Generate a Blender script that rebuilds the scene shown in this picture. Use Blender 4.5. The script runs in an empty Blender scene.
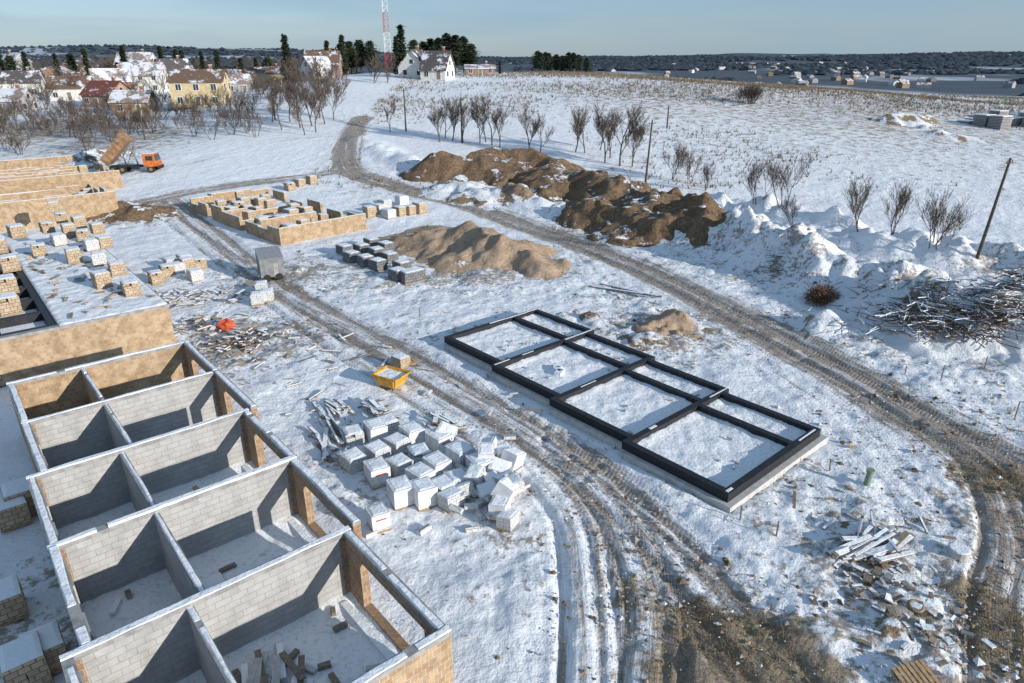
import bpy, math, random
import numpy as np
from mathutils import Vector, Matrix
random.seed(7)
rng=np.random.default_rng(11)
S=bpy.context.scene
H=18.0; TH=math.radians(22.6); F=683.0
sT,cT=math.sin(TH),math.cos(TH)

# ---------------------------------------------------------------- noise
TAB=rng.random((256,256))
def vn(x,y,seed=0):
    x=np.asarray(x,float)+seed*17.31; y=np.asarray(y,float)+seed*9.77
    xi=np.floor(x).astype(np.int64); yi=np.floor(y).astype(np.int64)
    fx=x-xi; fy=y-yi; fx=fx*fx*(3-2*fx); fy=fy*fy*(3-2*fy)
    a=TAB[xi&255,yi&255];b=TAB[(xi+1)&255,yi&255];c=TAB[xi&255,(yi+1)&255];d=TAB[(xi+1)&255,(yi+1)&255]
    return (a*(1-fx)+b*fx)*(1-fy)+(c*(1-fx)+d*fx)*fy
def fbm(x,y,o=4,seed=0):
    s=0;a=.5;t=0
    x=np.asarray(x,float);y=np.asarray(y,float)
    for i in range(o):
        s=s+a*vn(x*2**i,y*2**i,seed+i*3); t+=a; a*=.5
    return s/t-.5
def ss(a,b,x):
    t=np.clip((np.asarray(x,float)-a)/(b-a),0,1); return t*t*(3-2*t)
def segdist(x,y,pts):
    best=np.full(np.shape(x),1e9); al=np.zeros_like(best); la=np.zeros_like(best)
    L=0
    for (x0,y0),(x1,y1) in zip(pts[:-1],pts[1:]):
        dx,dy=x1-x0,y1-y0; l=math.hypot(dx,dy)+1e-9
        t=np.clip(((x-x0)*dx+(y-y0)*dy)/l**2,0,1)
        ex=x-x0-t*dx; ey=y-y0-t*dy
        d=np.hypot(ex,ey); m=d<best
        sg=np.sign(dx*ey-dy*ex)
        best=np.where(m,d,best); al=np.where(m,L+t*l,al); la=np.where(m,sg*d,la)
        L+=l
    return best,al,la

# ---------------------------------------------------------------- terrain
BERM=None
def macro(x,y):
    x=np.asarray(x,float);y=np.asarray(y,float)
    s=np.clip((y-78)/125,0,1)
    rise=13.0*(.5*s+.5*s*s*(3-2*s))
    f=1-.62*ss(10,170,x)-.45*ss(-45,-95,x)
    h=rise*f+4.5*ss(-60,-110,x)*ss(180,330,y)
    h=h+1.6*fbm(x/45,y/45,2,5)*ss(90,170,y)
    st=262+190*ss(-70,-150,x)
    dr=ss(0,170,y-st)
    h=h*(1-dr)-14*dr
    far=ss(900,3200,y)
    h=h+far*(26+60*fbm(x/900,y/900,3,9)+34*ss(-200,-1600,x)*ss(1400,3200,y)+20*ss(900,2200,x)*ss(1400,2800,y))
    return h
def hgt(x,y):
    h=macro(x,y)
    if BERM is not None:
        for pts,hh,w,sd in BERM:
            xx=np.asarray(x,float);yy=np.asarray(y,float)
            d,al,la=segdist(xx,yy,pts)
            m=ss(w,0,d)
            h=h+m*hh*np.clip(.8+1.9*fbm(xx/4.5,yy/4.5,3,sd)+1.0*fbm(xx/1.5,yy/1.5,2,sd+2),0.05,2)
    return h
TS=np.geomspace(12,6000,3500)
def site(u,v,z=None):
    a=(u-512)/F; b=(341.5-v)/F
    d=np.array([a,cT+b*sT,-(sT-b*cT)])
    if z is not None:
        t=(z-H)/d[2]; return (t*d[0],t*d[1])
    X=TS*d[0];Y=TS*d[1];Z=H+TS*d[2]-hgt(TS*d[0],TS*d[1])
    i=int(np.argmax(Z<0)) if (Z<0).any() else len(TS)-1
    if i==0: return (X[0],Y[0])
    k=Z[i-1]/(Z[i-1]-Z[i]+1e-12)
    return (X[i-1]+k*(X[i]-X[i-1]),Y[i-1]+k*(Y[i]-Y[i-1]))
def gz(x,y): return float(hgt(np.array([x]),np.array([y]))[0])
def L(px): return [site(*p) for p in px]
BERM=[(L([(680,220),(750,250),(840,283),(930,310),(1060,338)]),2.9,6.8,21),
      (L([(520,200),(600,222),(700,246),(790,275)]),1.4,4.0,25),
      (L([(720,212),(790,228),(900,252),(1060,275)]),2.1,6.,33),
      (L([(360,140),(400,160),(440,175)]),1.0,4,37)]
def smooth_poly(p,n=6):
    P=[p[0]]+list(p)+[p[-1]];out=[]
    for i in range(1,len(P)-2):
        p0,p1,p2,p3=[np.array(q) for q in P[i-1:i+3]]
        for k in range(n):
            t=k/n
            out.append(tuple(.5*((2*p1)+(-p0+p2)*t+(2*p0-5*p1+4*p2-p3)*t*t+(-p0+3*p1-3*p2+p3)*t**3)))
    out.append(tuple(p[-1])); return out
ROADS=[
 (smooth_poly(L([(362,118),(352,135),(345,155),(352,172),(400,187),(470,205),(560,237),(645,270),(740,318),(850,375),(935,425),(1060,492)])),3.0,1.15,.12),
 (smooth_poly(L([(345,170),(290,178),(200,190),(120,206),(60,215)])),2.4,.95,.06),
 (smooth_poly(L([(170,200),(215,235),(250,265),(300,300),(370,338),(450,385),(530,432),(610,492),(680,560),(740,630),(800,700)])),2.2,.86,.10),
 (smooth_poly(L([(150,200),(200,240),(262,290),(340,345),(420,395),(490,438),(545,480),(575,520),(585,580),(590,640),(590,720)])),1.5,.66,.11),
 (smooth_poly(L([(560,440),(610,500),(640,560),(655,620),(650,700)])),1.4,.78,.08),
 (smooth_poly(L([(935,425),(985,470),(1010,540),(1000,600),(1005,700)])),1.3,1.0,.08),
 (smooth_poly(L([(345,135),(280,140),(180,165),(100,175)])),1.6,.55,.04),
 (smooth_poly(L([(570,240),(640,300),(700,330),(780,380),(850,430),(930,520)])),1.2,.42,.05),
 (smooth_poly(L([(300,285),(360,320),(440,352),(520,415),(600,470),(660,520),(760,600)])),1.1,.40,.06),
]
# ---------------------------------------------------------------- nodes helper
class NT:
    def __init__(s,name):
        s.m=bpy.data.materials.new(name); s.m.use_nodes=True
        s.t=s.m.node_tree; s.b=s.t.nodes['Principled BSDF']
    def n(s,ty,**k):
        nd=s.t.nodes.new(ty)
        for a,b in k.items(): setattr(nd,a,b)
        return nd
    def lk(s,a,b): s.t.links.new(a,b)
    def put(s,sock,v):
        if isinstance(v,bpy.types.NodeSocket): s.lk(v,sock)
        elif isinstance(v,tuple) and len(v)==3 and sock.type=='RGBA': sock.default_value=(*v,1)
        else: sock.default_value=v
    def noise(s,vec,scale,detail=4,rough=.55,dist=0):
        nd=s.n('ShaderNodeTexNoise'); s.lk(vec,nd.inputs['Vector']); nd.inputs['Scale'].default_value=scale
        nd.inputs['Detail'].default_value=detail; nd.inputs['Roughness'].default_value=rough; nd.inputs['Distortion'].default_value=dist
        return nd.outputs['Fac']
    def mix(s,f,a,b):
        nd=s.n('ShaderNodeMix',data_type='RGBA'); s.put(nd.inputs[0],f); s.put(nd.inputs[6],a); s.put(nd.inputs[7],b); return nd.outputs[2]
    def ma(s,op,a,b=0.0,c=0.0):
        nd=s.n('ShaderNodeMath',operation=op); s.put(nd.inputs[0],a); s.put(nd.inputs[1],b); s.put(nd.inputs[2],c); return nd.outputs[0]
    def step(s,v,a,b):
        nd=s.n('ShaderNodeMapRange',interpolation_type='SMOOTHSTEP'); s.put(nd.inputs[0],v); nd.inputs[1].default_value=a; nd.inputs[2].default_value=b
        nd.inputs[3].default_value=0;nd.inputs[4].default_value=1; return nd.outputs[0]
    def attr(s,name):
        return s.n('ShaderNodeAttribute',attribute_name=name)
    def mapv(s,vec,sc):
        nd=s.n('ShaderNodeMapping'); s.lk(vec,nd.inputs[0]); nd.inputs['Scale'].default_value=sc; return nd.outputs[0]
    def pos(s): return s.n('ShaderNodeNewGeometry').outputs['Position']
    def obj(s): return s.n('ShaderNodeTexCoord').outputs['Object']
    def bump(s,h,dist,st=1.0,prev=None):
        nd=s.n('ShaderNodeBump'); s.lk(h,nd.inputs['Height']); nd.inputs['Distance'].default_value=dist; nd.inputs['Strength'].default_value=st
        if prev is not None: s.lk(prev,nd.inputs['Normal'])
        return nd.outputs[0]
    def fin(s,col,rough=.8,nrm=None,metal=0,spec=.3):
        s.put(s.b.inputs['Base Color'],col); s.put(s.b.inputs['Roughness'],rough); s.b.inputs['Metallic'].default_value=metal
        s.b.inputs['Specular IOR Level'].default_value=spec
        if nrm is not None: s.lk(nrm,s.b.inputs['Normal'])
        return s.m
def mat_simple(name,c,rough=.7,var=.25,scale=6,metal=0,bump=0.01,c2=None,spec=.3):
    k=NT(name); o=k.obj(); n1=k.noise(o,scale,5); n2=k.noise(o,scale*7,3)
    c=tuple(c); d=tuple(x*(1-var) for x in c); e=tuple(min(1,x*(1+var)) for x in c) if c2 is None else c2
    f=k.ma('ADD',k.ma('MULTIPLY',n1,.7),k.ma('MULTIPLY',n2,.3))
    col=k.mix(k.step(f,.35,.65),d,e)
    return k.fin(col,rough,k.bump(n2,bump,.6) if bump else None,metal,spec)

SNOW=(.87,.89,.925)
def mat_ground():
    k=NT('ground_snow_dirt'); p=k.pos()
    n1=k.noise(p,.7,6,.6); n2=k.noise(p,3.2,7,.65); n3=k.noise(p,16,4,.6); nb=k.noise(p,.09,4,.6)
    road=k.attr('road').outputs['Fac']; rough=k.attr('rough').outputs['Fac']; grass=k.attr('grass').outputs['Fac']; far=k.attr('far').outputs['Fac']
    ruv=k.attr('ruv').outputs['Vector']
    st=k.noise(k.mapv(ruv,(.10,1.9,1)),1.0,6,.62)
    st2=k.noise(k.mapv(ruv,(.5,7,1)),1.0,4,.6)
    sp=k.n('ShaderNodeSeparateXYZ'); k.lk(ruv,sp.inputs[0])
    tread=k.ma('SINE',k.ma('MULTIPLY',k.ma('ADD',sp.outputs[0],k.ma('MULTIPLY',k.ma('ABSOLUTE',sp.outputs[1]),.6)),26.0))
    snowc=k.mix(k.step(n1,.3,.7),(.80,.82,.86),SNOW)
    snowc=k.mix(k.ma('MULTIPLY',k.step(nb,.45,.65),.18),snowc,(.64,.66,.70))
    snowc=k.mix(k.ma('MULTIPLY',k.step(n2,.54,.76),.40),snowc,(.55,.53,.51))
    dirt=k.mix(k.step(n2,.35,.65),(.18,.14,.105),(.34,.285,.23))
    dirt=k.mix(k.ma('MULTIPLY',k.step(n3,.45,.7),.5),dirt,(.50,.45,.41))
    a=k.ma('ADD',k.ma('MULTIPLY',road,1.0),k.ma('MULTIPLY',k.ma('SUBTRACT',st,.5),1.7))
    a=k.ma('ADD',a,k.ma('MULTIPLY',k.ma('SUBTRACT',st2,.5),.8))
    a=k.ma('ADD',a,k.ma('MULTIPLY',k.ma('SUBTRACT',n1,.5),.6))
    rm=k.ma('MULTIPLY',k.step(a,.42,.88),k.step(road,.02,.22))
    b=k.ma('ADD',k.ma('MULTIPLY',n2,.55),k.ma('MULTIPLY',n1,.45)); b=k.ma('ADD',b,k.ma('MULTIPLY',rough,.17))
    sm=k.ma('MULTIPLY',k.step(b,.60,.69),.85)
    g=k.ma('ADD',k.ma('MULTIPLY',grass,.55),k.ma('MULTIPLY',k.ma('SUBTRACT',n2,.5),.8)); g=k.ma('ADD',g,k.ma('MULTIPLY',k.ma('SUBTRACT',n1,.5),1.0))
    gm=k.ma('MULTIPLY',k.step(g,.28,.58),.93)
    gcol=k.mix(k.step(n3,.35,.65),(.15,.11,.065),(.31,.245,.16)); gcol=k.mix(k.ma('MULTIPLY',k.step(n2,.45,.65),.5),gcol,(.36,.30,.23))
    col=k.mix(k.ma('MULTIPLY',rm,.88),snowc,dirt); col=k.mix(sm,col,k.mix(n3,(.16,.12,.085),(.40,.33,.26))); col=k.mix(gm,col,gcol)
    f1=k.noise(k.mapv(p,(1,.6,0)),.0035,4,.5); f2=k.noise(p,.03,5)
    hazec=k.mix(k.step(f1,.38,.48),(.50,.56,.63),(.08,.10,.125)); hazec=k.mix(k.ma('MULTIPLY',k.step(f2,.48,.62),.5),hazec,(.13,.145,.165))  # far fields and woods, bluish aerial haze painted into their colour
    col=k.mix(far,col,hazec)
    bn=k.bump(n1,.30,.8); bn=k.bump(n2,.10,.85,bn); bn=k.bump(n3,.020,.7,bn); bn=k.bump(k.ma('MULTIPLY',st2,road),.10,.9,bn)
    bn=k.bump(k.ma('MULTIPLY',tread,k.ma('MULTIPLY',road,k.step(st,.45,.55))),.012,.8,bn)
    return k.fin(col,.85,bn,0,.2)
M_GROUND=mat_ground()
def mat_snow(name='snow',dirt=.0):
    k=NT(name); p=k.pos(); n1=k.noise(p,1.1,5); n2=k.noise(p,7,5)
    c=k.mix(n1,(.79,.81,.85),(.87,.89,.92)); c=k.mix(k.ma('MULTIPLY',k.step(n2,.55-dirt*.2,.75),.15+dirt),c,(.45,.41,.36))
    return k.fin(c,.8,k.bump(n2,.05,.8,k.bump(n1,.15,.7)),0,.2)
M_SNOW=mat_snow(); M_DSNOW=mat_snow('trampled_snow',.40)
def mat_blockwall(name,c1,c2,mortar,bw=.5,rh=.24,snow=0.,ms=.012,stain=.35,bd=.03):
    k=NT(name); o=k.obj(); sx=k.n('ShaderNodeSeparateXYZ'); k.lk(o,sx.inputs[0])
    cx=k.n('ShaderNodeCombineXYZ'); k.lk(k.ma('ADD',sx.outputs[0],sx.outputs[1]),cx.inputs[0]); k.lk(sx.outputs[2],cx.inputs[1])
    b=k.n('ShaderNodeTexBrick'); k.lk(cx.outputs[0],b.inputs['Vector']); b.inputs['Color1'].default_value=(*c1,1);b.inputs['Color2'].default_value=(*c2,1)
    b.inputs['Mortar'].default_value=(*mortar,1); b.inputs['Scale'].default_value=1; b.inputs['Mortar Size'].default_value=ms
    b.inputs['Brick Width'].default_value=bw;b.inputs['Row Height'].default_value=rh; b.inputs['Mortar Smooth'].default_value=.3
    n1=k.noise(o,1.3,6,.65); n2=k.noise(o,14,4)
    col=k.mix(k.ma('MULTIPLY',k.step(n1,.4,.66),stain),b.outputs['Color'],tuple(x*.5 for x in c1))
    col=k.mix(k.ma('MULTIPLY',k.step(n2,.55,.7),.5*snow+.06),col,(.8,.82,.85))
    h=k.ma('SUBTRACT',n2,b.outputs['Fac'])
    return k.fin(col,.9,k.bump(h,bd,.8),0,.2)
M_TAN=mat_blockwall('ceramic_block',(.38,.245,.135),(.52,.375,.225),(.56,.50,.42),.26,.235,.1,.016,.5)
M_BRN=mat_blockwall('red_brown_brick',(.30,.175,.10),(.43,.28,.16),(.48,.42,.35),.26,.235,.1,.018,.4)
M_GREY=mat_blockwall('silicate_block',(.40,.395,.39),(.455,.45,.44),(.33,.325,.32),.5,.25,.15,.010,.35,.012)
M_CONC=mat_simple('concrete',(.30,.295,.29),.9,.25,3)
M_LCONC=mat_simple('light_concrete',(.50,.49,.47),.9,.15,3)
M_BITU=mat_simple('bitumen',(.020,.021,.026),.5,.4,5,spec=.3)
M_WOOD=mat_simple('timber',(.36,.25,.14),.85,.3,8)
M_GWOOD=mat_simple('weathered_timber',(.22,.18,.14),.9,.3,8)
M_BLOCKW=mat_blockwall('aerated_block',(.60,.60,.60),(.72,.72,.71),(.36,.36,.36),.3,.2,.2,.014,.25)
M_BLOCKT=mat_blockwall('tan_block_stack',(.48,.36,.24),(.60,.48,.34),(.25,.19,.14),.3,.2,.2,.018)
M_BLOCKG=mat_blockwall('grey_block_stack',(.18,.18,.19),(.28,.28,.28),(.06,.06,.06),.4,.2,.2,.02)
M_WRAP=mat_simple('plastic_wrap',(.70,.71,.72),.45,.15,4,bump=.03,spec=.5)
M_RED=mat_simple('red_print',(.45,.06,.05),.6,.5,9)
M_ORANGE=mat_simple('orange_paint',(.52,.15,.04),.5,.3,3)
M_YELLOW=mat_simple('yellow_paint',(.62,.33,.05),.5,.35,3)
M_STEEL=mat_simple('rusty_steel',(.24,.17,.11),.6,.35,4)
M_GMETAL=mat_simple('grey_metal',(.20,.21,.22),.5,.2,3)
M_RUBBER=mat_simple('rubber',(.025,.025,.025),.8,.2,5)
M_GLASS=mat_simple('window_glass',(.04,.05,.065),.15,.2,3,bump=0,spec=.6)
M_BARK=mat_simple('bark',(.085,.068,.055),.95,.35,5,bump=0)
M_TWIG=mat_simple('twigs',(.11,.085,.068),.95,.35,3,bump=0)
M_NEEDLE=mat_simple('needles',(.022,.038,.020),.9,.6,.8,bump=0,c2=(.05,.07,.036))
M_DGRASS=mat_simple('dry_grass_blades',(.20,.155,.10),.95,.35,.6,bump=0)
M_FAR=mat_simple('hazed_distant_wood',(.050,.066,.084),.95,.35,.02,bump=0)  # dark wood colour shifted to blue, distance haze painted in
M_GREEN=mat_simple('green_plastic',(.22,.28,.20),.5,.1)
M_WHITE=mat_simple('white_paint',(.8,.8,.78),.6,.08)
M_REDP=mat_simple('red_paint',(.5,.06,.05),.6,.15)
M_REDSH=mat_simple('red_sheet',(.50,.09,.04),.6,.3,3)
M_CHIM=mat_simple('chimney_brick',(.3,.14,.09))

# ---------------------------------------------------------------- mesh builder
class MB:
    def __init__(s): s.V=[];s.F=[];s.M=[];s.o=0
    def add(s,V,Fc,m=0):
        V=np.asarray(V,float); s.V.append(V); o=s.o
        s.F.extend([tuple(i+o for i in f) for f in Fc]); 
        if isinstance(m,(list,tuple)): s.M.extend(m)
        else: s.M.extend([m]*len(Fc))
        s.o+=len(V)
    BF=[(0,3,2,1),(4,5,6,7),(0,1,5,4),(1,2,6,5),(2,3,7,6),(3,0,4,7)]
    def box(s,x0,x1,y0,y1,z0,z1,m=0,mtx=None):
        V=np.array([(x0,y0,z0),(x1,y0,z0),(x1,y1,z0),(x0,y1,z0),(x0,y0,z1),(x1,y0,z1),(x1,y1,z1),(x0,y1,z1)],float)
        if mtx is not None: V=np.array([tuple(mtx@Vector(v)) for v in V])
        s.add(V,s.BF,m)
    def cyl(s,p0,p1,r0,r1,n=8,m=0,cap=True):
        p0=np.array(p0,float);p1=np.array(p1,float);d=p1-p0;l=np.linalg.norm(d)+1e-9;d/=l
        a=np.cross(d,(0,0,1) if abs(d[2])<.9 else (1,0,0)); a/=np.linalg.norm(a); b=np.cross(d,a)
        th=np.arange(n)*2*math.pi/n
        ring=np.cos(th)[:,None]*a+np.sin(th)[:,None]*b
        V=np.vstack([p0+ring*r0,p1+ring*r1])
        Fc=[(i,(i+1)%n,n+(i+1)%n,n+i) for i in range(n)]
        if cap: Fc+= [tuple(range(n))[::-1],tuple(range(n,2*n))]
        s.add(V,Fc,m)
    def mesh(s,name,mats,smooth=False):
        me=bpy.data.meshes.new(name); me.from_pydata(np.vstack(s.V).tolist(),[],s.F)
        for m in mats: me.materials.append(m)
        me.polygons.foreach_set('material_index',s.M)
        if smooth: me.polygons.foreach_set('use_smooth',[True]*len(s.F))
        me.update(); return me
    def obj(s,name,mats,parent=None,loc=(0,0,0),rot=0,smooth=False):
        return place(s.mesh(name,mats,smooth),name,loc,rot,parent)
def place(me,name,loc=(0,0,0),rot=0,parent=None,scale=None):
    o=bpy.data.objects.new(name,me); S.collection.objects.link(o); o.location=loc
    o.rotation_euler=rot if isinstance(rot,(tuple,list)) else (0,0,rot)
    if scale: o.scale=(scale,)*3 if not isinstance(scale,tuple) else scale
    if parent: o.parent=parent
    return o
def empty(name,loc=(0,0,0),rot=0):
    o=bpy.data.objects.new(name,None); S.collection.objects.link(o); o.location=loc; o.rotation_euler=(0,0,rot); return o

# ---------------------------------------------------------------- building placement constants
ANG=math.radians(40.3)
A2=np.array([math.cos(ANG),math.sin(ANG)]); B2=np.array([-math.sin(ANG),math.cos(ANG)])
R=[np.array(p) for p in [(-2.06,14.91),(-5.75,19.55),(-8.95,24.1),(-12.35,28.2),(-15.4,32.5),(-18.8,36.5)]]
UL=8.7
FA=math.radians(41.5); FAd=np.array([math.cos(FA),math.sin(FA)]);FBd=np.array([-math.sin(FA),math.cos(FA)])
F0=np.array(site(728,499,.5)); 
FL=22.2; FW=8.4; FSH=.50   # four staggered units
def rectmask(x,y,o,a,b,la,lb,soft=1.0):
    u=(x-o[0])*a[0]+(y-o[1])*a[1]; v=(x-o[0])*b[0]+(y-o[1])*b[1]
    return ss(-soft,0,u)*ss(la+soft,la,u)*ss(-soft,0,v)*ss(lb+soft,lb,v)

# ---------------------------------------------------------------- terrain mesh
def build_terrain():
    ys=[-40.]
    while ys[-1]<9000:
        y=ys[-1]; w=max(y+18,26)
        k=.0042 if y<75 else (.007 if y<150 else (.012 if y<400 else .03))
        ys.append(y+w*k if y>0 else y+ (1.2 if y<-3 else .3))
    ys=np.array(ys); nx=860
    s=np.linspace(-1,1,nx)
    Wd=1.45*np.maximum(ys+16,28)
    X=s[None,:]*Wd[:,None]; Y=np.repeat(ys[:,None],nx,1)
    Z=hgt(X,Y)
    near=Y<330
    xn=X[near];yn=Y[near]
    road=np.zeros_like(xn); ruv=np.zeros((len(xn),2)); bd=np.full(len(xn),1e9); rut=np.zeros_like(xn)
    for i,(pts,w,strg,dep) in enumerate(ROADS):
        P=np.array(pts); mn=P.min(0)-9; mx=P.max(0)+9
        q=np.where((xn>mn[0])&(xn<mx[0])&(yn>mn[1])&(yn<mx[1]))[0]
        if len(q)==0: continue
        d,al,la=segdist(xn[q],yn[q],pts)
        wob=1+.5*fbm(al/6,al*0+i,3,i+3)
        r=strg*ss(w*1.35,w*.45,d*wob)
        ruts=np.exp(-((np.abs(la)-.95)/.24)**2)+ .6*np.exp(-((np.abs(la+.6)-.95)/.2)**2)
        r=np.clip(r*(.70+.40*ruts),0,1.15)
        road[q]=np.maximum(road[q],r)
        rut[q]=np.maximum(rut[q],1.5*dep*ruts*ss(w*1.5,w*.6,d))
        m=d<bd[q]; qq=q[m]; bd[qq]=d[m]; ruv[qq,0]=al[m]+i*40; ruv[qq,1]=la[m]
    Rf=np.zeros_like(X);Rf[near]=road
    U=np.zeros(X.shape+(3,));U[near,0]=ruv[:,0];U[near,1]=ruv[:,1]
    rt=np.zeros_like(X);rt[near]=rut
    flat=np.zeros_like(X)
    o1=R[0]-A2*(UL+.5); flat=np.maximum(flat,rectmask(X,Y,o1,A2,B2,UL+1.5,60,1.2))
    for i in range(4):
        flat=np.maximum(flat,rectmask(X,Y,F0+FAd*FSH*i+FBd*FL/4*i,FAd,FBd,FW,FL/4,.6))
    rough=np.zeros_like(X)
    def blob(u,v,r,a):
        c=site(u,v); return a*np.exp(-((X-c[0])**2+(Y-c[1])**2)/r**2)
    for b in [(880,560,6,1.1),(760,470,5,.9),(920,640,6,1.),(650,330,7,1.2),(830,330,9,.9),(940,300,11,1.1),(700,240,12,.8),(600,225,10,.8),(480,270,12,1.),(250,340,7,1.1),(300,270,12,.9),(380,270,9,1.),(120,215,9,1.1),(90,170,12,.8),(340,470,5,.8),(990,500,7,.9),(740,640,5,.9),(410,180,12,.8),(210,350,8,.9),(30,620,5,1.),(1000,260,10,.7),(820,120,60,.35),(620,300,6,.8),(800,250,10,.8),(950,430,8,.7),(430,330,7,.7),(500,540,5,.6)]:
        rough=np.maximum(rough,blob(*b))
    rough*= .7+.9*(fbm(X/7,Y/7,3,41)+.2)
    rough=np.clip(rough,0,1.3)
    grass=np.zeros_like(X)
    for b in [(775,672,2.6,1.9),(735,645,2.0,1.8),(700,618,1.5,1.6),(640,585,1.3,1.1),(690,672,2.2,1.4),(1010,640,2.6,1.4),(1005,480,2.6,1.3),(990,600,1.6,1.2),(860,110,90,.80),(700,100,60,.78),(1000,150,50,.55),(120,140,25,.9),(40,130,30,1.),(250,110,25,.6),(700,150,35,.45),(900,200,20,.3),(115,212,6,.8),(625,600,.8,1.3)]:
        grass=np.maximum(grass,blob(*b))
    fade=ss(160,70,Y)
    tr=ss(.25,.8,Rf)
    det=.34*fbm(X/3.2,Y/3.2,4,51)+.20*np.abs(fbm(X/1.1,Y/1.1,3,61))
    lump=(.5*fbm(X/1.3,Y/1.3,3,71)+.3*np.abs(fbm(X/.6,Y/.6,2,77)))*rough
    fp=-.07*ss(.10,.24,fbm(X/.42,Y/.42,2,81))*ss(-.08,.12,fbm(X/6,Y/6,2,83))
    Z=Z+(det*(1-.6*tr)+lump*(1-.7*tr)+fp)*(1-flat)*fade - rt*fade -.06*tr*fade
    Z=Z-.12*flat
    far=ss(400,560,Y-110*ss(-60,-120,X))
    n=X.size
    idx=np.arange(n).reshape(X.shape)
    quads=np.stack([idx[:-1,:-1],idx[:-1,1:],idx[1:,1:],idx[1:,:-1]],-1).reshape(-1,4)
    V=np.stack([X,Y,Z],-1).reshape(-1,3)
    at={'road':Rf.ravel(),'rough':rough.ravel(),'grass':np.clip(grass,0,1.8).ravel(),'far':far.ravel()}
    Uf=U.reshape(-1,3)
    isroad=(at['road'][quads].max(1)>.02)
    for nm,q in (('terrain',quads[~isroad]),('dirt_road',quads[isroad])):
        used=np.unique(q); mp=np.zeros(n,np.int64); mp[used]=np.arange(len(used)); q2=mp[q]
        me=bpy.data.meshes.new(nm); me.vertices.add(len(used)); me.vertices.foreach_set('co',V[used].ravel())
        me.loops.add(q2.size); me.loops.foreach_set('vertex_index',q2.ravel().astype(np.int32))
        me.polygons.add(len(q2)); me.polygons.foreach_set('loop_start',(np.arange(len(q2))*4).astype(np.int32))
        me.polygons.foreach_set('use_smooth',np.ones(len(q2),bool))
        me.update(calc_edges=True)
        for a,val in at.items():
            t=me.attributes.new(a,'FLOAT','POINT'); t.data.foreach_set('value',val[used].astype(np.float32))
        t=me.attributes.new('ruv','FLOAT_VECTOR','POINT'); t.data.foreach_set('vector',Uf[used].ravel().astype(np.float32))
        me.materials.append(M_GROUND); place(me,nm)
build_terrain()

# ---------------------------------------------------------------- mounds
def mound(name,ridges,mat,amp=.5,sp=.3,fr=2.0,pw=1.0,seed=1,sink=.12,fine=.15):
    allp=np.array([(p[0],p[1],p[3]) for r in ridges for p in r])
    x0=(allp[:,0]-allp[:,2]).min();x1=(allp[:,0]+allp[:,2]).max();y0=(allp[:,1]-allp[:,2]).min();y1=(allp[:,1]+allp[:,2]).max()
    xs=np.arange(x0,x1,sp);ys=np.arange(y0,y1,sp);X,Y=np.meshgrid(xs,ys)
    wx=X+1.4*fr*fbm(X/fr/1.5,Y/fr/1.5,3,seed+5); wy=Y+1.4*fr*fbm(X/fr/1.5,Y/fr/1.5,3,seed+8)
    E=np.zeros_like(X)
    for r in ridges:
        if len(r)==1: r=[r[0],(r[0][0]+.1,)+tuple(r[0][1:])]
        for p,q in zip(r[:-1],r[1:]):
            dx,dy=q[0]-p[0],q[1]-p[1]; l2=dx*dx+dy*dy+1e-9
            t=np.clip(((wx-p[0])*dx+(wy-p[1])*dy)/l2,0,1)
            d=np.hypot(wx-p[0]-t*dx,wy-p[1]-t*dy); hh=p[2]+t*(q[2]-p[2]); rr=p[3]+t*(q[3]-p[3])
            E=np.maximum(E,hh*np.clip(1-d/rr,0,1)**pw)
    m=ss(0,.5,E)
    E=E+m*amp*(fbm(X/fr,Y/fr,3,seed)*1.5-np.abs(fbm(X/fr*.8,Y/fr*.8,2,seed+4))*1.0)+m*fine*fbm(X/.8,Y/.8,3,seed+6)*1.6
    Z=hgt(X,Y)+E-sink
    idx=np.arange(X.size).reshape(X.shape)
    q=np.stack([idx[:-1,:-1],idx[:-1,1:],idx[1:,1:],idx[1:,:-1]],-1).reshape(-1,4)
    keep=E.ravel()[q].max(1)>.01; q=q[keep]
    used=np.unique(q);mp=np.zeros(X.size,int);mp[used]=np.arange(len(used))
    me=bpy.data.meshes.new(name); me.from_pydata(np.stack([X,Y,Z],-1).reshape(-1,3)[used].tolist(),[],mp[q].tolist())
    me.polygons.foreach_set('use_smooth',[True]*len(me.polygons)); me.materials.append(mat); return place(me,name)
def mat_soil(name,c1,c2,snow,sc=1.0):
    k=NT(name);p=k.pos(); n1=k.noise(p,.5*sc,5);n2=k.noise(p,3*sc,6,.65);n3=k.noise(p,14,4)
    c=k.mix(k.step(n2,.35,.65),c1,c2); c=k.mix(k.ma('MULTIPLY',k.step(n1,.4,.65),.5),c,tuple(x*.6 for x in c1))
    g=k.n('ShaderNodeNewGeometry'); sx=k.n('ShaderNodeSeparateXYZ'); k.lk(g.outputs['Normal'],sx.inputs[0])
    s=k.ma('ADD',sx.outputs[2],k.ma('MULTIPLY',k.ma('SUBTRACT',n1,.5),1.3)); s=k.ma('ADD',s,k.ma('MULTIPLY',k.ma('SUBTRACT',n2,.5),.6))
    c=k.mix(k.step(s,1.12-snow,1.24-snow),c,(.80,.82,.85))
    return k.fin(c,.95,k.bump(n3,.05,.8,k.bump(n2,.22,.9)),0,.15)
M_SAND=mat_soil('sand',(.40,.28,.19),(.50,.385,.285),.0)
M_SOIL=mat_soil('excavated_soil',(.15,.098,.060),(.28,.19,.12),.12)
M_SOIL2=mat_soil('snowy_soil',(.20,.14,.09),(.34,.25,.17),.32)
M_SOIL3=mat_soil('dirty_snow',(.30,.23,.16),(.45,.38,.3),.62)
def rp(u,v,h,r): 
    x,y=site(u,v); return (x,y,h,r)
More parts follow.
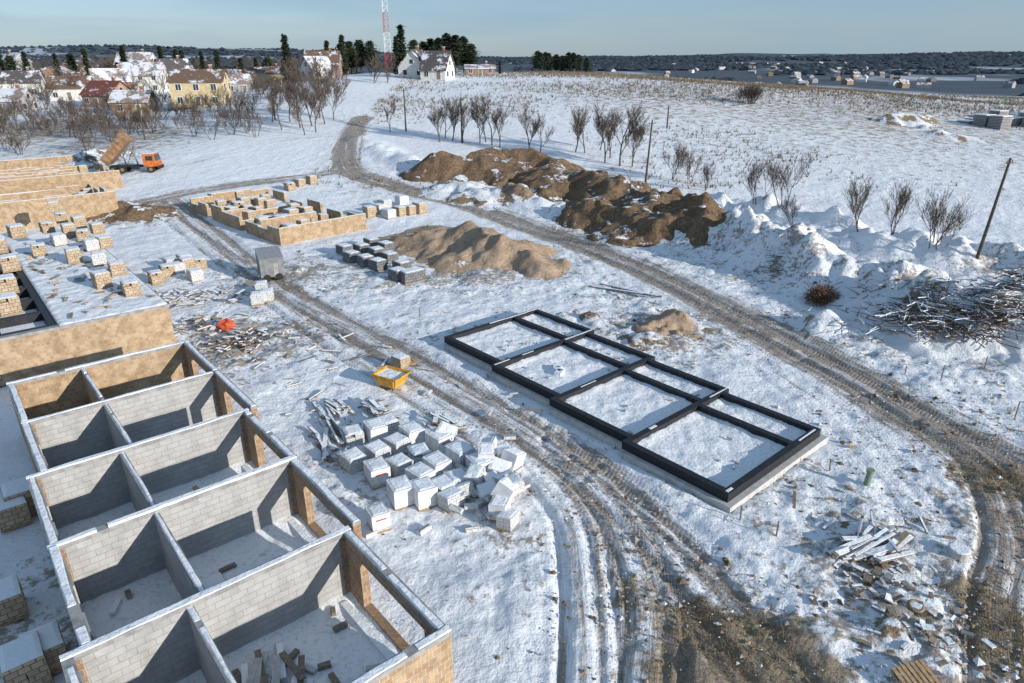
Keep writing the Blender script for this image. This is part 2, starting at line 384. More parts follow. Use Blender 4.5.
mound('sand_pile',[[rp(430,245,1.4,5),rp(470,248,2.8,6),rp(505,258,2.5,5.5),rp(530,268,1.3,4)],[rp(470,250,2.3,4.5),rp(455,264,1.0,4)]],M_SAND,.9,.2,2.4,.95,3,fine=.12)
mound('sand_pile',[[rp(400,240,.6,4),rp(440,234,.8,5)]],M_SAND,.3,.3,2.5,1,4)
mound('soil_heap',[[rp(438,168,2.2,6),rp(465,172,3.0,7.5),rp(520,170,2.9,7.5),rp(560,176,2.3,7)]],M_SOIL,1.4,.26,4.0,.8,7)
mound('soil_heap',[[rp(540,182,2.4,6),rp(575,191,3.0,7.5),rp(620,205,3.0,7),rp(660,216,2.5,6),rp(680,225,1.4,4.5)],[rp(600,215,1.7,6),rp(640,234,1.2,5)]],M_SOIL,1.6,.22,3.4,.8,9)
mound('soil_heap',[[rp(455,190,1.2,5),rp(500,196,1.4,5)]],M_SOIL2,.8,.3,2,.9,13)
mound('soil_heap',[[rp(652,332,.9,2.0),rp(672,324,1.2,2.2),rp(690,330,.6,2.0)]],M_SAND,.7,.14,1.2,.9,15)
mound('soil_heap',[[rp(585,318,.5,2.6),rp(640,342,.7,3)]],M_SOIL2,.6,.18,1.2,1,16)
mound('soil_heap',[[rp(95,212,1.2,5),rp(140,215,1.4,5)]],M_SOIL,.8,.3,2,.9,17)
mound('soil_heap',[[rp(85,162,1.6,6),rp(100,158,1.6,6)]],M_SOIL2,.8,.4,2,.9,18)
mound('snow_heap',[[rp(822,327,1.4,2.2)]],M_SOIL3,.4,.16,1.2,.9,19)
mound('snow_heap',[[rp(900,122,1.6,6),rp(918,121,2.0,5)],[rp(935,135,1.2,5)],[rp(960,138,1.2,5)]],M_SOIL2,1.2,.6,3,.9,23)
mound('soil_heap',[[rp(850,575,.4,2.0),rp(890,600,.5,2.2),rp(880,640,.3,2)],[rp(870,540,.4,2.),rp(930,545,.3,1.6)]],M_SOIL2,.6,.12,.9,1,29,fine=.1)
mound('soil_heap',[[rp(880,310,1.2,4.5),rp(940,325,1.6,5),rp(1010,335,1.0,4.5)]],M_SOIL3,.9,.2,2.,.9,31)

# ---------------------------------------------------------------- row houses
def wall(mb,x0,x1,y0,y1,z0,z1,m,ops=(),axis='x'):
    ops=sorted(ops); c=x0 if axis=='x' else y0; e=x1 if axis=='x' else y1
    def bx(a,b,za,zb):
        if b-a<.01 or zb-za<.01: return
        if axis=='x': mb.box(a,b,y0,y1,za,zb,m)
        else: mb.box(x0,x1,a,b,za,zb,m)
    for (a,b,zb,zt) in ops:
        bx(c,a,z0,z1); bx(a,b,z0,zb); bx(a,b,zt,z1); c=b
    bx(c,e,z0,z1)
def cap(mc,ms,x0,x1,y0,y1,z):
    mc.box(x0-.004,x1+.004,y0-.004,y1+.004,z,z+.16,0)
    n=max(2,int(max(x1-x0,y1-y0)/.35)); hp=.04; ep=.03; fp_=.03
    for i in range(n):
        t0=i/n;t1=(i+1)/n; hh=min(.085,max(.02,hp+random.uniform(-.015,.016))); e=min(.07,max(.003,ep+random.uniform(-.02,.02))); e2=min(.07,max(.003,fp_+random.uniform(-.02,.02)))
        if random.random()<.04: hp,ep,fp_=hh,e,e2; continue
        if x1-x0>y1-y0: xa,xb=x0+(x1-x0)*t0,x0+(x1-x0)*t1; V=[(xa,y0+ep,z+.16),(xb,y0+e,z+.16),(xb,y1-e2,z+.16),(xa,y1-fp_,z+.16),(xa,y0+ep+.03,z+.16+hp),(xb,y0+e+.03,z+.16+hh),(xb,y1-e2-.03,z+.16+hh),(xa,y1-fp_-.03,z+.16+hp)]
        else: ya,yb=y0+(y1-y0)*t0,y0+(y1-y0)*t1; V=[(x0+ep,ya,z+.16),(x1-fp_,ya,z+.16),(x1-e2,yb,z+.16),(x0+e,yb,z+.16),(x0+ep+.03,ya,z+.16+hp),(x1-fp_-.03,ya,z+.16+hp),(x1-e2-.03,yb,z+.16+hh),(x0+e+.03,yb,z+.16+hh)]
        ms.add(V,MB.BF,0); hp,ep,fp_=hh,e,e2
def grid_snow(mb,x0,x1,y0,y1,nx,ny,fz):
    xs=np.linspace(x0,x1,nx); ys=np.linspace(y0,y1,ny); XX,YY=np.meshgrid(xs,ys); ZZ=fz(XX,YY)
    idx=np.arange(XX.size).reshape(XX.shape); q=np.stack([idx[:-1,:-1],idx[:-1,1:],idx[1:,1:],idx[1:,:-1]],-1).reshape(-1,4)
    mb.add(np.stack([XX,YY,ZZ],-1).reshape(-1,3),q.tolist(),0)
WT=.3; ZT=2.74
for k in range(1,6):
    far=R[k]; root=empty('row_house_shell',(far[0],far[1],0),ANG)
    w=float(np.dot(R[k]-R[k-1],B2))
    g=MB();t=MB();c=MB();sn=MB();fl=MB();bn=MB()
    farm=t if k>=5 else g
    wall(bn,-.5,0,-WT,0,0,ZT,0); wall(bn,-UL,-UL+.45,-WT,0,0,ZT,0)
    wall(farm,-UL+.45,-.5,-WT,0,0,ZT,0)
    cap(c,sn,-UL,0,-WT,0,ZT)
    yn=-w
    if k==1:
        wall(t,-UL,0,-w-WT,-w,0,ZT,0); cap(c,sn,-UL,0,-w-WT,-w,ZT)
    wall(bn,-WT,0,yn,-WT,0,ZT,0,[(yn+.7,-WT-1.0,.35,2.35)],'y')
    cap(c,sn,-WT,0,yn+.004,-WT-.004,ZT)
    wall(t,-UL,-UL+WT,yn,-WT,0,ZT,0,[(yn+1.6,-WT-2.2,.9,2.2)],'y')
    if k<5: g.box(-UL+WT,-UL+WT+.06,yn+.45,yn+1.6,.1,ZT-.01,0); g.box(-UL+WT,-UL+WT+.06,-WT-2.2,-WT-.45,.1,ZT-.01,0)
    cap(c,sn,-UL,-UL+WT,yn+.004,-WT-.004,ZT)
    xp=-UL*.63
    wall(g if k<5 else t,xp,xp+.2,yn,-WT,0,ZT-.05,0,[(-w+.25,-w+1.15,.1,2.1)],'y')
    cap(c,sn,xp,xp+.2,yn+.006,-WT-.006,ZT-.12)
    fl.box(-UL+WT-.01,-WT+.01,yn,-WT+.01,-.2,.15,0)
    d=MB()
    grid_snow(d,-UL+WT,-WT,yn,-WT,56,40,lambda XX,YY:.2+.14*(fbm(XX*1.2,YY*1.2,4,k*7)+.2)+.08*fbm(XX*4,YY*4,3,k)+.12*ss(.7,0,np.minimum(YY-yn,-WT-YY)))
    g.obj('party_walls',[M_GREY],root) if g.V else None
    t.obj('block_walls',[M_TAN],root); bn.obj('brick_piers',[M_BRN],root); c.obj('ring_beam',[M_CONC],root); sn.obj('wall_top_snow',[M_SNOW],root); fl.obj('floor_slab',[M_LCONC],root); d.obj('floor_snow',[M_DSNOW],root,smooth=True)
    it=MB()
    for j in range(26 if k==1 else 14):
        x=random.uniform(-UL*.95,-1.2); y=random.uniform(yn+.6,-.8); a=random.uniform(0,3.14)
        if abs(x-xp)<.8: continue
        M=Matrix.Translation((x,y,.31+random.random()*.06))@Matrix.Rotation(a,4,'Z')@Matrix.Rotation(random.uniform(-.1,.1),4,'Y')
        it.box(-random.uniform(.05,.5),.25,-.09,.09,-.1,.04,random.choice([0,1,2,3]),M)
    if k==2:
        it.box(-UL*.60,-UL*.60+1.2,yn+1.0,yn+3.6,.2,.42,2); it.box(-UL*.60+.05,-UL*.60+1.15,yn+1.05,yn+3.55,.42,.5,3)
    if k==1:
        for j in range(14):
            M=Matrix.Translation((-3.9+random.uniform(-.8,.8),-2.2+random.uniform(-.8,.8),.36+.02*j))@Matrix.Rotation(random.uniform(-.3,.5)+1.2,4,'Z')@Matrix.Rotation(random.uniform(-.05,.05),4,'Y')
            it.box(-.7,.7,-.1,.1,0,.05,random.choice([0,2,3]),M)
        for j in range(16):
            M=Matrix.Translation((-4.6+random.uniform(-.4,.4),-3.0+random.uniform(-.4,.4),.36+random.random()*.3))@Matrix.Rotation(random.uniform(0,3),4,'Z')@Matrix.Rotation(random.uniform(-.4,.4),4,'Y')
            it.box(-.25,.25,-.1,.1,-.1,.1,random.choice([2,2,3]),M)
    it.box(-.85,-.6,yn+.3,-WT-.3,.2,.36,3)
    it.obj('building_materials',[M_GWOOD,M_BLOCKT,M_LCONC,M_SNOW],root)
# ---------------------------------------------------------------- slab building
SB=np.array(site(168,304,2.9))
root=empty('row_house_ground_floor',(SB[0],SB[1],0),ANG)
t=MB();c=MB();s=MB(); la,lb,z=6.2,26,2.9
wall(t,-14,0,0,.35,0,z-.2,0); wall(t,-la,0,lb-.35,lb,0,z-.2,0)
ops=[(1.6+i*5.6,4.2+i*5.6,.9,2.2) for i in range(4)]
wall(t,-.35,0,.35,lb-.35,0,z-.2,0,ops,'y'); wall(t,-la,-la+.35,.35,lb-.35,0,z-.2,0,[],'y')
c.box(-la-.05,.05,-.05,lb+.05,z-.2,z,0); c.box(-14,-la-.052,-.04,.4,z-.2,z-.02,0)
def fz(XX,YY):
    ZZ=z+.01+.14*(fbm(XX,YY,4,55)+.35)+.1*fbm(XX*3,YY*3,2,5); ZZ=np.maximum(ZZ,z+.004); ZZ[0,:]=ZZ[-1,:]=z-.01; ZZ[:,0]=z-.01; ZZ[:,-1]=z-.01; return ZZ
grid_snow(s,-la,0,0,lb,50,160,fz)
t.obj('block_walls',[M_TAN],root); c.obj('floor_slab',[M_CONC],root); s.obj('slab_snow',[M_DSNOW],root,smooth=True)
it=MB()
for j in range(90):
    x=random.uniform(-la+.4,-.4);y=random.uniform(.5,lb-.5); M=Matrix.Translation((x,y,z+.1))@Matrix.Rotation(random.uniform(0,3),4,'Z')@Matrix.Rotation(random.uniform(-.1,.1),4,'Y')
    it.box(-random.uniform(.1,.8),.2,-.08,.08,-.03,.07,random.choice([0,1,2]),M)
it.obj('building_materials',[M_GWOOD,M_BLOCKT,M_CONC],root)
FB2=SB-A2*(la+.08)+B2*.45
root=empty('foundation_walls',(FB2[0],FB2[1],0),ANG)
b=MB();s=MB()
for i in range(8):
    yy=i*3.3; b.box(-8,0,yy,yy+.4,0,2.85,0)
    if i<7:
        for xx in (-.4,-3.2,-8): b.box(xx,xx+.4,yy+.4,yy+3.3,0,2.845,0)
        s.box(-2.8,-.4,yy+.41,yy+3.29,1.2,2.15+.3*random.random(),0); s.box(-7.6,-3.2,yy+.41,yy+3.29,1.2,2.1+.3*random.random(),0)
b.obj('bitumen_walls',[M_BITU],root); s.obj('snow_fill',[M_SNOW],root)

# ---------------------------------------------------------------- low wall buildings
def low_walls(org,ang,la,lb,h,name,seed,z0=0):
    rr=random.Random(seed); root=empty(name,(org[0],org[1],z0),ang); t=MB();s=MB()
    def seg(x0,x1,y0,y1,hh,step=True):
        L_=max(x1-x0,y1-y0); n=max(1,int(L_/2.2))
        for i in range(n):
            hk=hh+(rr.choice([0,0,0,-.24,.24]) if step else 0); a=i/n;b_=(i+1)/n
            if x1-x0>y1-y0: t.box(x0+(x1-x0)*a,x0+(x1-x0)*b_,y0,y1,-.3,hk,0); s.box(x0+(x1-x0)*a+.02,x0+(x1-x0)*b_-.02,y0+.05,y1-.05,hk,hk+.03,0)
            else: t.box(x0,x1,y0+(y1-y0)*a,y0+(y1-y0)*b_,-.3,hk,0); s.box(x0+.05,x1-.05,y0+(y1-y0)*a+.02,y0+(y1-y0)*b_-.02,hk,hk+.03,0)
    seg(0,la,0,.35,h,False); seg(0,la,lb-.35,lb,h)
    n=int(lb/5.5)
    for i in range(n+1):
        y0=.35+i*(lb-.7)/(n+1); y1=.35+(i+1)*(lb-.7)/(n+1)
        seg(0,.35,y0,y1-1.4 if i%2 else y1,h*rr.uniform(.7,1)); seg(la-.35,la,y0,y1-1.4,h*rr.uniform(.6,1))
        if i: seg(.35,la*rr.uniform(.5,.9),y0,y0+.25,h*rr.uniform(.6,1))
    t.obj('block_walls',[M_TAN],root); s.obj('wall_top_snow',[M_SNOW],root); return root
p=site(281,246)
low_walls(p,math.radians(45),10.5,23,1.8,'unfinished_house_walls',3)
p=site(-35,228,1); low_walls(p,ANG,15,22,3.2,'unfinished_house_walls',5)
p=site(-60,200,2); low_walls(p,ANG,20,22,3.6,'unfinished_house_walls',8)

# ---------------------------------------------------------------- foundation (staggered units)
root=empty('house_foundation',(F0[0],F0[1],0),FA)
b=MB();c=MB();s=MB();sn=MB()
th=.34; ZF=.74; xm=FW*.70; UW=FL/4; ZB=.30
for i in range(5):
    yy=i*UW; sh=FSH*i; shp=FSH*max(i-1,0)
    x0=shp if i>0 else 0; x1=FW+(sh if i<4 else shp)
    b.box(x0,x1,yy,yy+th,ZB,ZF,0)
    q=x0+.1
    while q<x1-.5:
        l=random.uniform(.4,2.2)
        if random.random()<.35: sn.box(q,min(q+l,x1-.05),yy+random.uniform(.08,.14),yy+random.uniform(.18,.26),ZF,ZF+.015,0)
        q+=l
    if i<4:
        y1=(i+1)*UW
        for xa in (sh,sh+xm,sh+FW-th): b.box(xa,xa+th,yy+th,y1,ZB,ZF-.003,0)
        for xa,xb in ((sh+th,sh+xm),(sh+xm+th,sh+FW-th)):
            lvl=.38
            grid_snow(s,xa,xb,yy+th,y1,44,44,lambda XX,YY:lvl+.16*fbm(XX*1.3,YY*1.3,4,i*5+int(xa))+.12*np.abs(fbm(XX*4,YY*4,3,3))+.08*ss(.6,0,np.minimum(np.minimum(XX-xa,xb-XX),np.minimum(YY-yy-th,y1-YY))))
        c.box(sh-.24,sh+th,yy+.0,y1,-.3,ZB,0); c.box(sh+FW-th,sh+FW+.30,yy+.0,y1,-.3,ZB,0)
c.box(-.24,FW+.30,-.30,-.003,-.3,ZB+.004,0)
for i in range(46):
    a=random.uniform(0,6.28); x=random.uniform(.8,FW-.8); y=random.uniform(.8,FL-.8)
    M=Matrix.Translation((x+FSH*int(y/UW),y,.46))@Matrix.Rotation(a,4,'Z'); c.box(-random.uniform(.05,.3),.08,-.05,.05,-.05,.03,0,M)
for q in range(3):
    M=Matrix.Translation((3.6+q*.25,FL*.62+q*.3,.55))@Matrix.Rotation(.4+q,4,'Z'); sn.box(-.3,.3,-.2,.2,-.3,.06,0,M)
b.obj('bitumen_walls',[M_BITU],root); c.obj('concrete_footing',[M_LCONC],root); s.obj('snow_fill',[M_DSNOW],root,smooth=True); sn.obj('wall_top_snow',[M_SNOW],root)

# ---------------------------------------------------------------- block pallets
def pallet_mesh(name,mb_mat,wrap,lay=5,lx=1.0,ly=1.2,seed=0,logo=False):
    r=random.Random(seed); m=MB()
    for i in range(3): m.box(-lx/2,lx/2,-ly/2+i*(ly-.1)/2,-ly/2+.1+i*(ly-.1)/2,0,.09,1)
    for i in range(5): m.box(-lx/2+i*(lx-.14)/4,-lx/2+.14+i*(lx-.14)/4,-ly/2-.01,ly/2+.01,.092,.12,1)
    z=.12; hh=.2
    for l in range(lay):
        for i in range(2):
            for j in range(4):
                if l==lay-1 and r.random()<(.10 if not wrap else 0): continue
                j0=r.uniform(-.012,.012) if not wrap else 0
                x0=-lx/2+i*lx/2; y0=-ly/2+j*ly/4
                m.box(x0+.006+j0,x0+lx/2-.006+j0,y0+.006,y0+ly/4-.006,z+l*hh,z+(l+1)*hh-.010,0)
    zt=z+lay*hh
    if wrap:
        m.box(-lx/2-.012,lx/2+.012,-ly/2-.012,ly/2+.012,z+r.choice([.05,.22,.42]),zt+.012,3)
        if logo:
            m.box(-.3,.3,-ly/2-.018,-ly/2-.012,z+.66,z+.74,4)
            m.box(lx/2+.012,lx/2+.018,-.3,.3,z+.66,z+.74,4)
    n=9; e=r.uniform(.0,.05); xs=np.linspace(-lx/2+.02+e,lx/2-.02,n); XX,YY=np.meshgrid(xs,np.linspace(-ly/2+.02,ly/2-.02-e,n))
    ZZ=zt+.045+.03*fbm(XX*2+seed,YY*2,3,seed)
    ZZ[0]=ZZ[-1]=zt+.0;ZZ[:,0]=ZZ[:,-1]=zt+.0
    idx=np.arange(n*n).reshape(n,n); q=np.stack([idx[:-1,:-1],idx[:-1,1:],idx[1:,1:],idx[1:,:-1]],-1).reshape(-1,4)
    m.add(np.stack([XX,YY,ZZ],-1).reshape(-1,3),q.tolist(),2)
    return m.mesh(name,[mb_mat,M_WOOD,M_SNOW,M_WRAP,M_RED])
PW=[pallet_mesh('block_pallet_mesh',M_BLOCKW,s in (1,3,5,7),4+s%2,seed=s,logo=(s==3)) for s in range(8)]
PT=[pallet_mesh('tan_pallet_mesh',M_BLOCKT,False,4+s%2,seed=s+20) for s in range(3)]
PG=[pallet_mesh('grey_pallet_mesh',M_BLOCKG,False,4,seed=s+30) for s in range(2)]
def putp(kind,u,v,z=None,rot=None,tilt=0,sc=1.0):
    x,y=site(u,v,z); zz=gz(x,y)-.03 if z is None else z
    a=rot if rot is not None else ANG+random.uniform(-.12,.12)
    R3=(tilt*random.uniform(-1,1),tilt*random.uniform(-1,1),a)
    return place(random.choice(kind),'block_pallet',(x,y,zz+(.12*abs(tilt))),R3,None,sc)
near=[(354,468),(378,482),(401,502),(424,503),(354,443),(378,460),(400,474),(421,488),(443,497),(376,440),(398,452),(420,463),(438,476),(457,490),(388,432),(412,444),(440,450),(460,464),(480,476)]
for i,(u,v) in enumerate(near): putp(PW,u,v,rot=.62+random.uniform(-.2,.2),tilt=.03,sc=.88)
heap=[(470,462),(486,470),(498,478),(508,486),(476,490),(490,500),(500,508),(466,500),(452,508),(510,470),(492,462),(480,474),(508,528),(500,518),(488,488),(446,445),(500,492),(505,462),(515,500)]
for i,(u,v) in enumerate(heap):
    o=putp(PW,u,v,rot=random.uniform(0,3.1),tilt=.45,sc=random.uniform(.6,.8)); o.location.z+=random.choice([.05,.1,.4])
putp(PW[3:4],379,527,rot=.5,tilt=.1,sc=.75)
m=MB()
def blk(u,v,z=.2,s=1.):
    x,y=site(u,v); M=Matrix.Translation((x,y,gz(x,y)+z))@Matrix.Rotation(random.uniform(0,3),4,'Z')@Matrix.Rotation(random.uniform(-.6,.6),4,'X')
    m.box(-.3*s,.3*s,-.12*s,.12*s,-.1*s,.1*s,0,M)
for i in range(110): blk(random.gauss(485,16),random.gauss(490,13),random.uniform(.05,.5))
for i in range(20): blk(random.uniform(350,530),random.uniform(430,540),.1)
m.obj('loose_blocks',[M_BLOCKW])
for (u,v) in [(258,303),(268,300),(262,292)]: putp(PW,u,v,rot=.3,sc=.95)
for (u,v) in [(352,262),(366,266),(378,270),(362,254),(377,258),(390,263),(372,248),(386,252),(398,280),(408,282),(402,272),(416,280),(345,255)]: putp(PG,u,v,sc=1.15)
for (u,v) in [(400,215),(410,214),(420,213),(380,213),(370,217),(389,218),(385,208),(402,206)]: putp(PT+PW[:2],u,v,sc=1.2)
for (u,v) in [(157,282),(168,275),(178,273),(188,270),(200,268),(172,268),(196,280),(185,264)]: putp(PT+PW[:1],u,v,sc=1.05)
for i in range(30):
    q=rng.random(2); ox,oy=site(281,246); a=math.radians(45)
    lx=1+q[0]*8.5; ly=1.5+q[1]*20; x=ox+lx*math.cos(a)-ly*math.sin(a); y=oy+lx*math.sin(a)+ly*math.cos(a)
    place(random.choice(PT+PT+PW[:1]),'block_pallet',(x,y,gz(x,y)),a+random.uniform(-.2,.2),None,random.uniform(.9,1.3))
for (u,v) in [(222,210),(235,218),(248,213),(262,228),(300,186),(290,190),(312,184),(215,203),(240,200)]: putp(PT,u,v,sc=1.1)
for (u,v) in [(103,287),(132,294),(92,250),(75,262),(100,264),(118,274),(60,245),(48,232),(70,236),(84,240),(105,247),(62,222),(80,228),(98,233),(40,255),(55,212)]:
    putp(PT+PT+PW[:1],u,v,2.95,sc=1.0)
for (u,v) in [(10,270),(8,292),(10,312),(0,252),(18,237)]: putp(PT+PW[:1],u,v,2.86,sc=1.2)
for (u,v) in [(30,680),(48,662),(15,520),(24,510),(8,612)]: putp(PT+PW[:2],u,v,rot=ANG,sc=1.1)
for i in range(24):
    q=(random.uniform(-5,90),random.uniform(172,222)); putp(PT,q[0],q[1],sc=1.1)

# ---------------------------------------------------------------- planks / debris
def debris(name,u,v,n,rx,ry,lmin,lmax,mats,th=.05,ht=.4,ang=None,w=.12,snow=.3,round_=False,z0=0):
    cx,cy=site(u,v); m=MB()
    for i in range(n):
        x=cx+random.gauss(0,rx*.5);y=cy+random.gauss(0,ry*.5)
        hh=ht*math.exp(-((x-cx)/rx)**2-((y-cy)/ry)**2)*random.random()
        a=random.uniform(0,3.14) if ang is None else ang+random.gauss(0,.25)
        l=random.uniform(lmin,lmax)/2; ti=random.gauss(0,.08)
        z=gz(x,y)+.06+hh+z0
        if round_:
            mi=1 if random.random()<snow else 0
            dx,dy=math.cos(a)*l,math.sin(a)*l; dz=l*ti*1.5; zz=z+random.uniform(-.05,.08)
            m.cyl((x-dx,y-dy,z-dz),(x,y,zz),th*.5,th*.4,5,mi); m.cyl((x,y,zz),(x+dx,y+dy,z+dz+random.uniform(-.1,.15)),th*.4,th*.15,5,mi)
        else:
            M=Matrix.Translation((x,y,z))@Matrix.Rotation(a,4,'Z')@Matrix.Rotation(ti,4,'Y')@Matrix.Rotation(random.gauss(0,.15),4,'X')
            ww=w*random.uniform(.4,1.5)
            m.box(-l,l,-ww/2,ww/2,0,th,0 if random.random()<.7 else 1,M)
            if random.random()<snow: m.box(-l*.9,l*.9,-ww*.45,ww*.45,th,th+.03,2,M)
    return m.obj(name,mats)
PM=[M_GWOOD,M_WOOD,M_SNOW]
debris('plank_pile',335,435,26,1.3,1.9,1.5,3,PM,ang=2.0,w=.18,snow=.8)
debris('plank_pile',376,414,16,.4,.7,1.2,2,PM,ang=2.2,w=.22,snow=.8)
debris('plank_pile',440,425,10,.5,.7,1.,1.6,PM,w=.2,snow=.6,ang=2.2)
debris('plank_pile',335,410,14,.7,1.,1.,1.8,PM,w=.18,snow=.7,ang=2.2)
debris('rubbish_pile',240,345,110,2.4,2.2,.15,.9,PM,w=.16,snow=.5,ht=.7)
debris('rubbish_pile',262,340,50,1.2,1.6,.15,.8,[M_GMETAL,M_GWOOD,M_SNOW],w=.2,snow=.3,ht=.6)
debris('rubbish_pile',205,328,50,2.4,2.2,.2,1.2,PM,w=.25,snow=.7,ht=.6)
debris('rubbish_pile',200,300,40,3,3,.3,1.2,PM,w=.2,snow=.7,ht=.4)
debris('rubbish_pile',170,300,30,3,3,.3,1.2,PM,w=.2,snow=.7,ht=.4)
debris('plank_pile',862,552,18,1.0,.7,1.8,3.6,[M_GWOOD,M_GMETAL,M_SNOW],ang=.55,w=.22,snow=.8,ht=.5)
debris('plank_pile',880,545,8,.7,.8,1.4,2.4,[M_GWOOD,M_GMETAL,M_SNOW],ang=1.1,w=.16,snow=.5,ht=.6)
debris('rubbish_pile',885,585,60,1.6,2.2,.10,.5,[M_GWOOD,M_CONC,M_SNOW],w=.2,snow=.4,ht=.4)
debris('rubbish_pile',900,630,40,2.0,1.8,.10,.5,[M_GWOOD,M_CONC,M_SNOW],w=.2,snow=.4,ht=.3)
debris('brush_pile',925,330,480,4.2,2.6,.6,2.2,[M_TWIG,M_SNOW],th=.07,ht=1.1,round_=True,z0=.9,snow=.4)
debris('brush_pile',975,335,440,4.5,2.2,.6,2.2,[M_TWIG,M_SNOW],th=.07,ht=.9,round_=True,z0=.8,snow=.4)
debris('brush_pile',1010,300,170,3,2.2,.6,2.2,[M_TWIG,M_SNOW],th=.08,ht=1.0,round_=True,z0=.4,snow=.4)
debris('brush_pile',870,300,150,3,2,.5,1.6,[M_TWIG,M_SNOW],th=.06,ht=.5,round_=True,z0=.3,snow=.3)
debris('brush_pile',770,270,60,2.5,1.6,.5,1.6,[M_TWIG,M_SNOW],th=.06,ht=.4,round_=True,z0=.05,snow=.3)
debris('fallen_pipe',620,292,3,.8,.4,5,7,[M_GMETAL,M_GMETAL,M_SNOW],th=.12,w=.12,ang=-.75,ht=.1)
debris('scattered_boards',430,400,30,9,7,.3,1.6,PM,w=.12,snow=.5,ht=.02)
debris('scattered_boards',300,360,24,7,7,.3,1.6,PM,w=.12,snow=.5,ht=.02)
debris('scattered_boards',800,480,18,6,7,.3,1.2,PM,w=.10,snow=.5,ht=.02)
def clods(name,n,gen,mats,smin,smax):
    m=MB(); base=np.array([(1,0,0),(0,1,0),(-1,0,0),(0,-1,0),(0,0,1),(0,0,-1)],float)
    Fc=[(0,1,4),(1,2,4),(2,3,4),(3,0,4),(1,0,5),(2,1,5),(3,2,5),(0,3,5)]
    P=[gen() for _ in range(n)]; Z=hgt(np.array([p[0] for p in P]),np.array([p[1] for p in P]))
    for (x,y),z in zip(P,Z):
        s=smin*(smax/smin)**(random.random()**3)
        V=base*s*(.6+.7*rng.random((6,3))); V[:,2]*=.6
        a=random.random()*6; ca,sa=math.cos(a),math.sin(a); V=np.stack([V[:,0]*ca-V[:,1]*sa+x,V[:,0]*sa+V[:,1]*ca+y,V[:,2]+z+s*.15],1)
        m.add(V,Fc,random.choice(range(len(mats))))
    m.obj(name,mats)
def near_road():
    i=random.choice([0,0,0,2,2,3,4,5,7,0]); pts=ROADS[i][0]; k=random.randrange(len(pts)-1); t=random.random()
    x=pts[k][0]*(1-t)+pts[k+1][0]*t; y=pts[k][1]*(1-t)+pts[k+1][1]*t
    return (x+random.gauss(0,ROADS[i][1]*.9),y+random.gauss(0,ROADS[i][1]*.9))
clods('soil_clods',4200,near_road,[M_SOIL2,M_SOIL,M_SAND],.03,.13)
AR=[(880,590,4),(760,480,4),(650,330,5),(830,300,8),(930,300,8),(240,340,5),(480,270,8),(620,215,9),(940,640,4),(740,250,7),(550,330,5),(300,270,8),(860,450,6),(700,560,5),(960,400,5)]
AR=[(site(a,b_),c_) for a,b_,c_ in AR]
def area():
    (x,y),r=random.choice(AR); return (x+random.gauss(0,r*.6),y+random.gauss(0,r*.6))
clods('rubble',3600,area,[M_SOIL2,M_SOIL,M_SOIL3,M_CONC],.04,.22)
def anyw2():
    while True:
        x,y=(random.uniform(-20,45),random.uniform(14,70))
        u=(x-F0[0])*FAd[0]+(y-F0[1])*FAd[1]; v=(x-F0[0])*FBd[0]+(y-F0[1])*FBd[1]
        w=(x-R[0][0])*A2[0]+(y-R[0][1])*A2[1]
        if not(-.5<u<FW+2.5 and -.5<v<FL+.5) and w>.6: return x,y
clods('scattered_stones',3600,anyw2,[M_SOIL,M_SOIL2,M_SOIL3],.02,.09)

# ---------------------------------------------------------------- small objects
def tyre(u,v,tilt=0.2,sc=.6):
    m=MB(); n=18;k=8; V=[];
    for i in range(n):
        for j in range(k):
            a=2*math.pi*i/n;b=2*math.pi*j/k; r=.36+.12*math.cos(b); V.append((r*math.cos(a),r*math.sin(a),.11*math.sin(b)+.11))
    m.add(V,[(i*k+j,((i+1)%n)*k+j,((i+1)%n)*k+(j+1)%k,i*k+(j+1)%k) for i in range(n) for j in range(k)],0)
    me=m.mesh('tyre',[M_STEEL],True); x,y=site(u,v); place(me,'old_tyre',(x,y,gz(x,y)+.2),(tilt,0,0),None,sc)
tyre(914,612)
x,y=site(958,556); z=gz(x,y); m=MB(); m.cyl((x,y,z),(x,y,z+.35),.36,.4,16,0,True); m.cyl((x,y,z+.35),(x,y,z+.39),.38,.34,16,1,True); m.obj('mixing_tub',[M_LCONC,M_SNOW])
x,y=site(866,487); m=MB(); z=gz(x,y); m.cyl((x,y,z-.1),(x+.05,y,z+.85),.14,.14,14,0,False); m.cyl((x+.05,y,z+.8),(x+.05,y,z+.92),.18,.18,14,0); m.obj('sewer_riser_pipe',[M_GREEN])
def stake(u,v,h=.9):
    x,y=site(u,v); z=gz(x,y); m=MB(); m.cyl((x,y,z-.2),(x+random.uniform(-.06,.06),y,z+h),.035,.03,6,0); m.cyl((x+random.uniform(-.06,.06),y-.06,z+h*.8),(x+.01,y+.06,z+h*.8),.02,.02,5,0); m.obj('marker_stake',[M_GWOOD])
for a in [(940,383,1.2),(985,368,.8),(740,522,.8),(776,540,.9),(830,470,.6),(1015,418,1.),(905,375,.6),(420,318,.8),(700,300,.6)]: stake(*a)
def wpallet(u,v,rot,tilt=0):
    m=MB()
    for i in range(3): m.box(-.6,.6,-.4+i*.35,-.3+i*.35,0,.1,0)
    for i in range(7): m.box(-.6+i*.18,-.48+i*.18,-.42,.42,.103,.125,0)
    for i in range(3): m.box(-.6+i*.55,-.5+i*.55,-.42,.42,-.024,-.003,0)
    x,y=site(u,v); place(m.mesh('pallet',[M_WOOD]),'wooden_pallet',(x,y,gz(x,y)+.15),(tilt,0,rot))
wpallet(914,682,.3,.25); wpallet(405,365,.6,.2)
m=MB(); n=12;k=8;V=[]
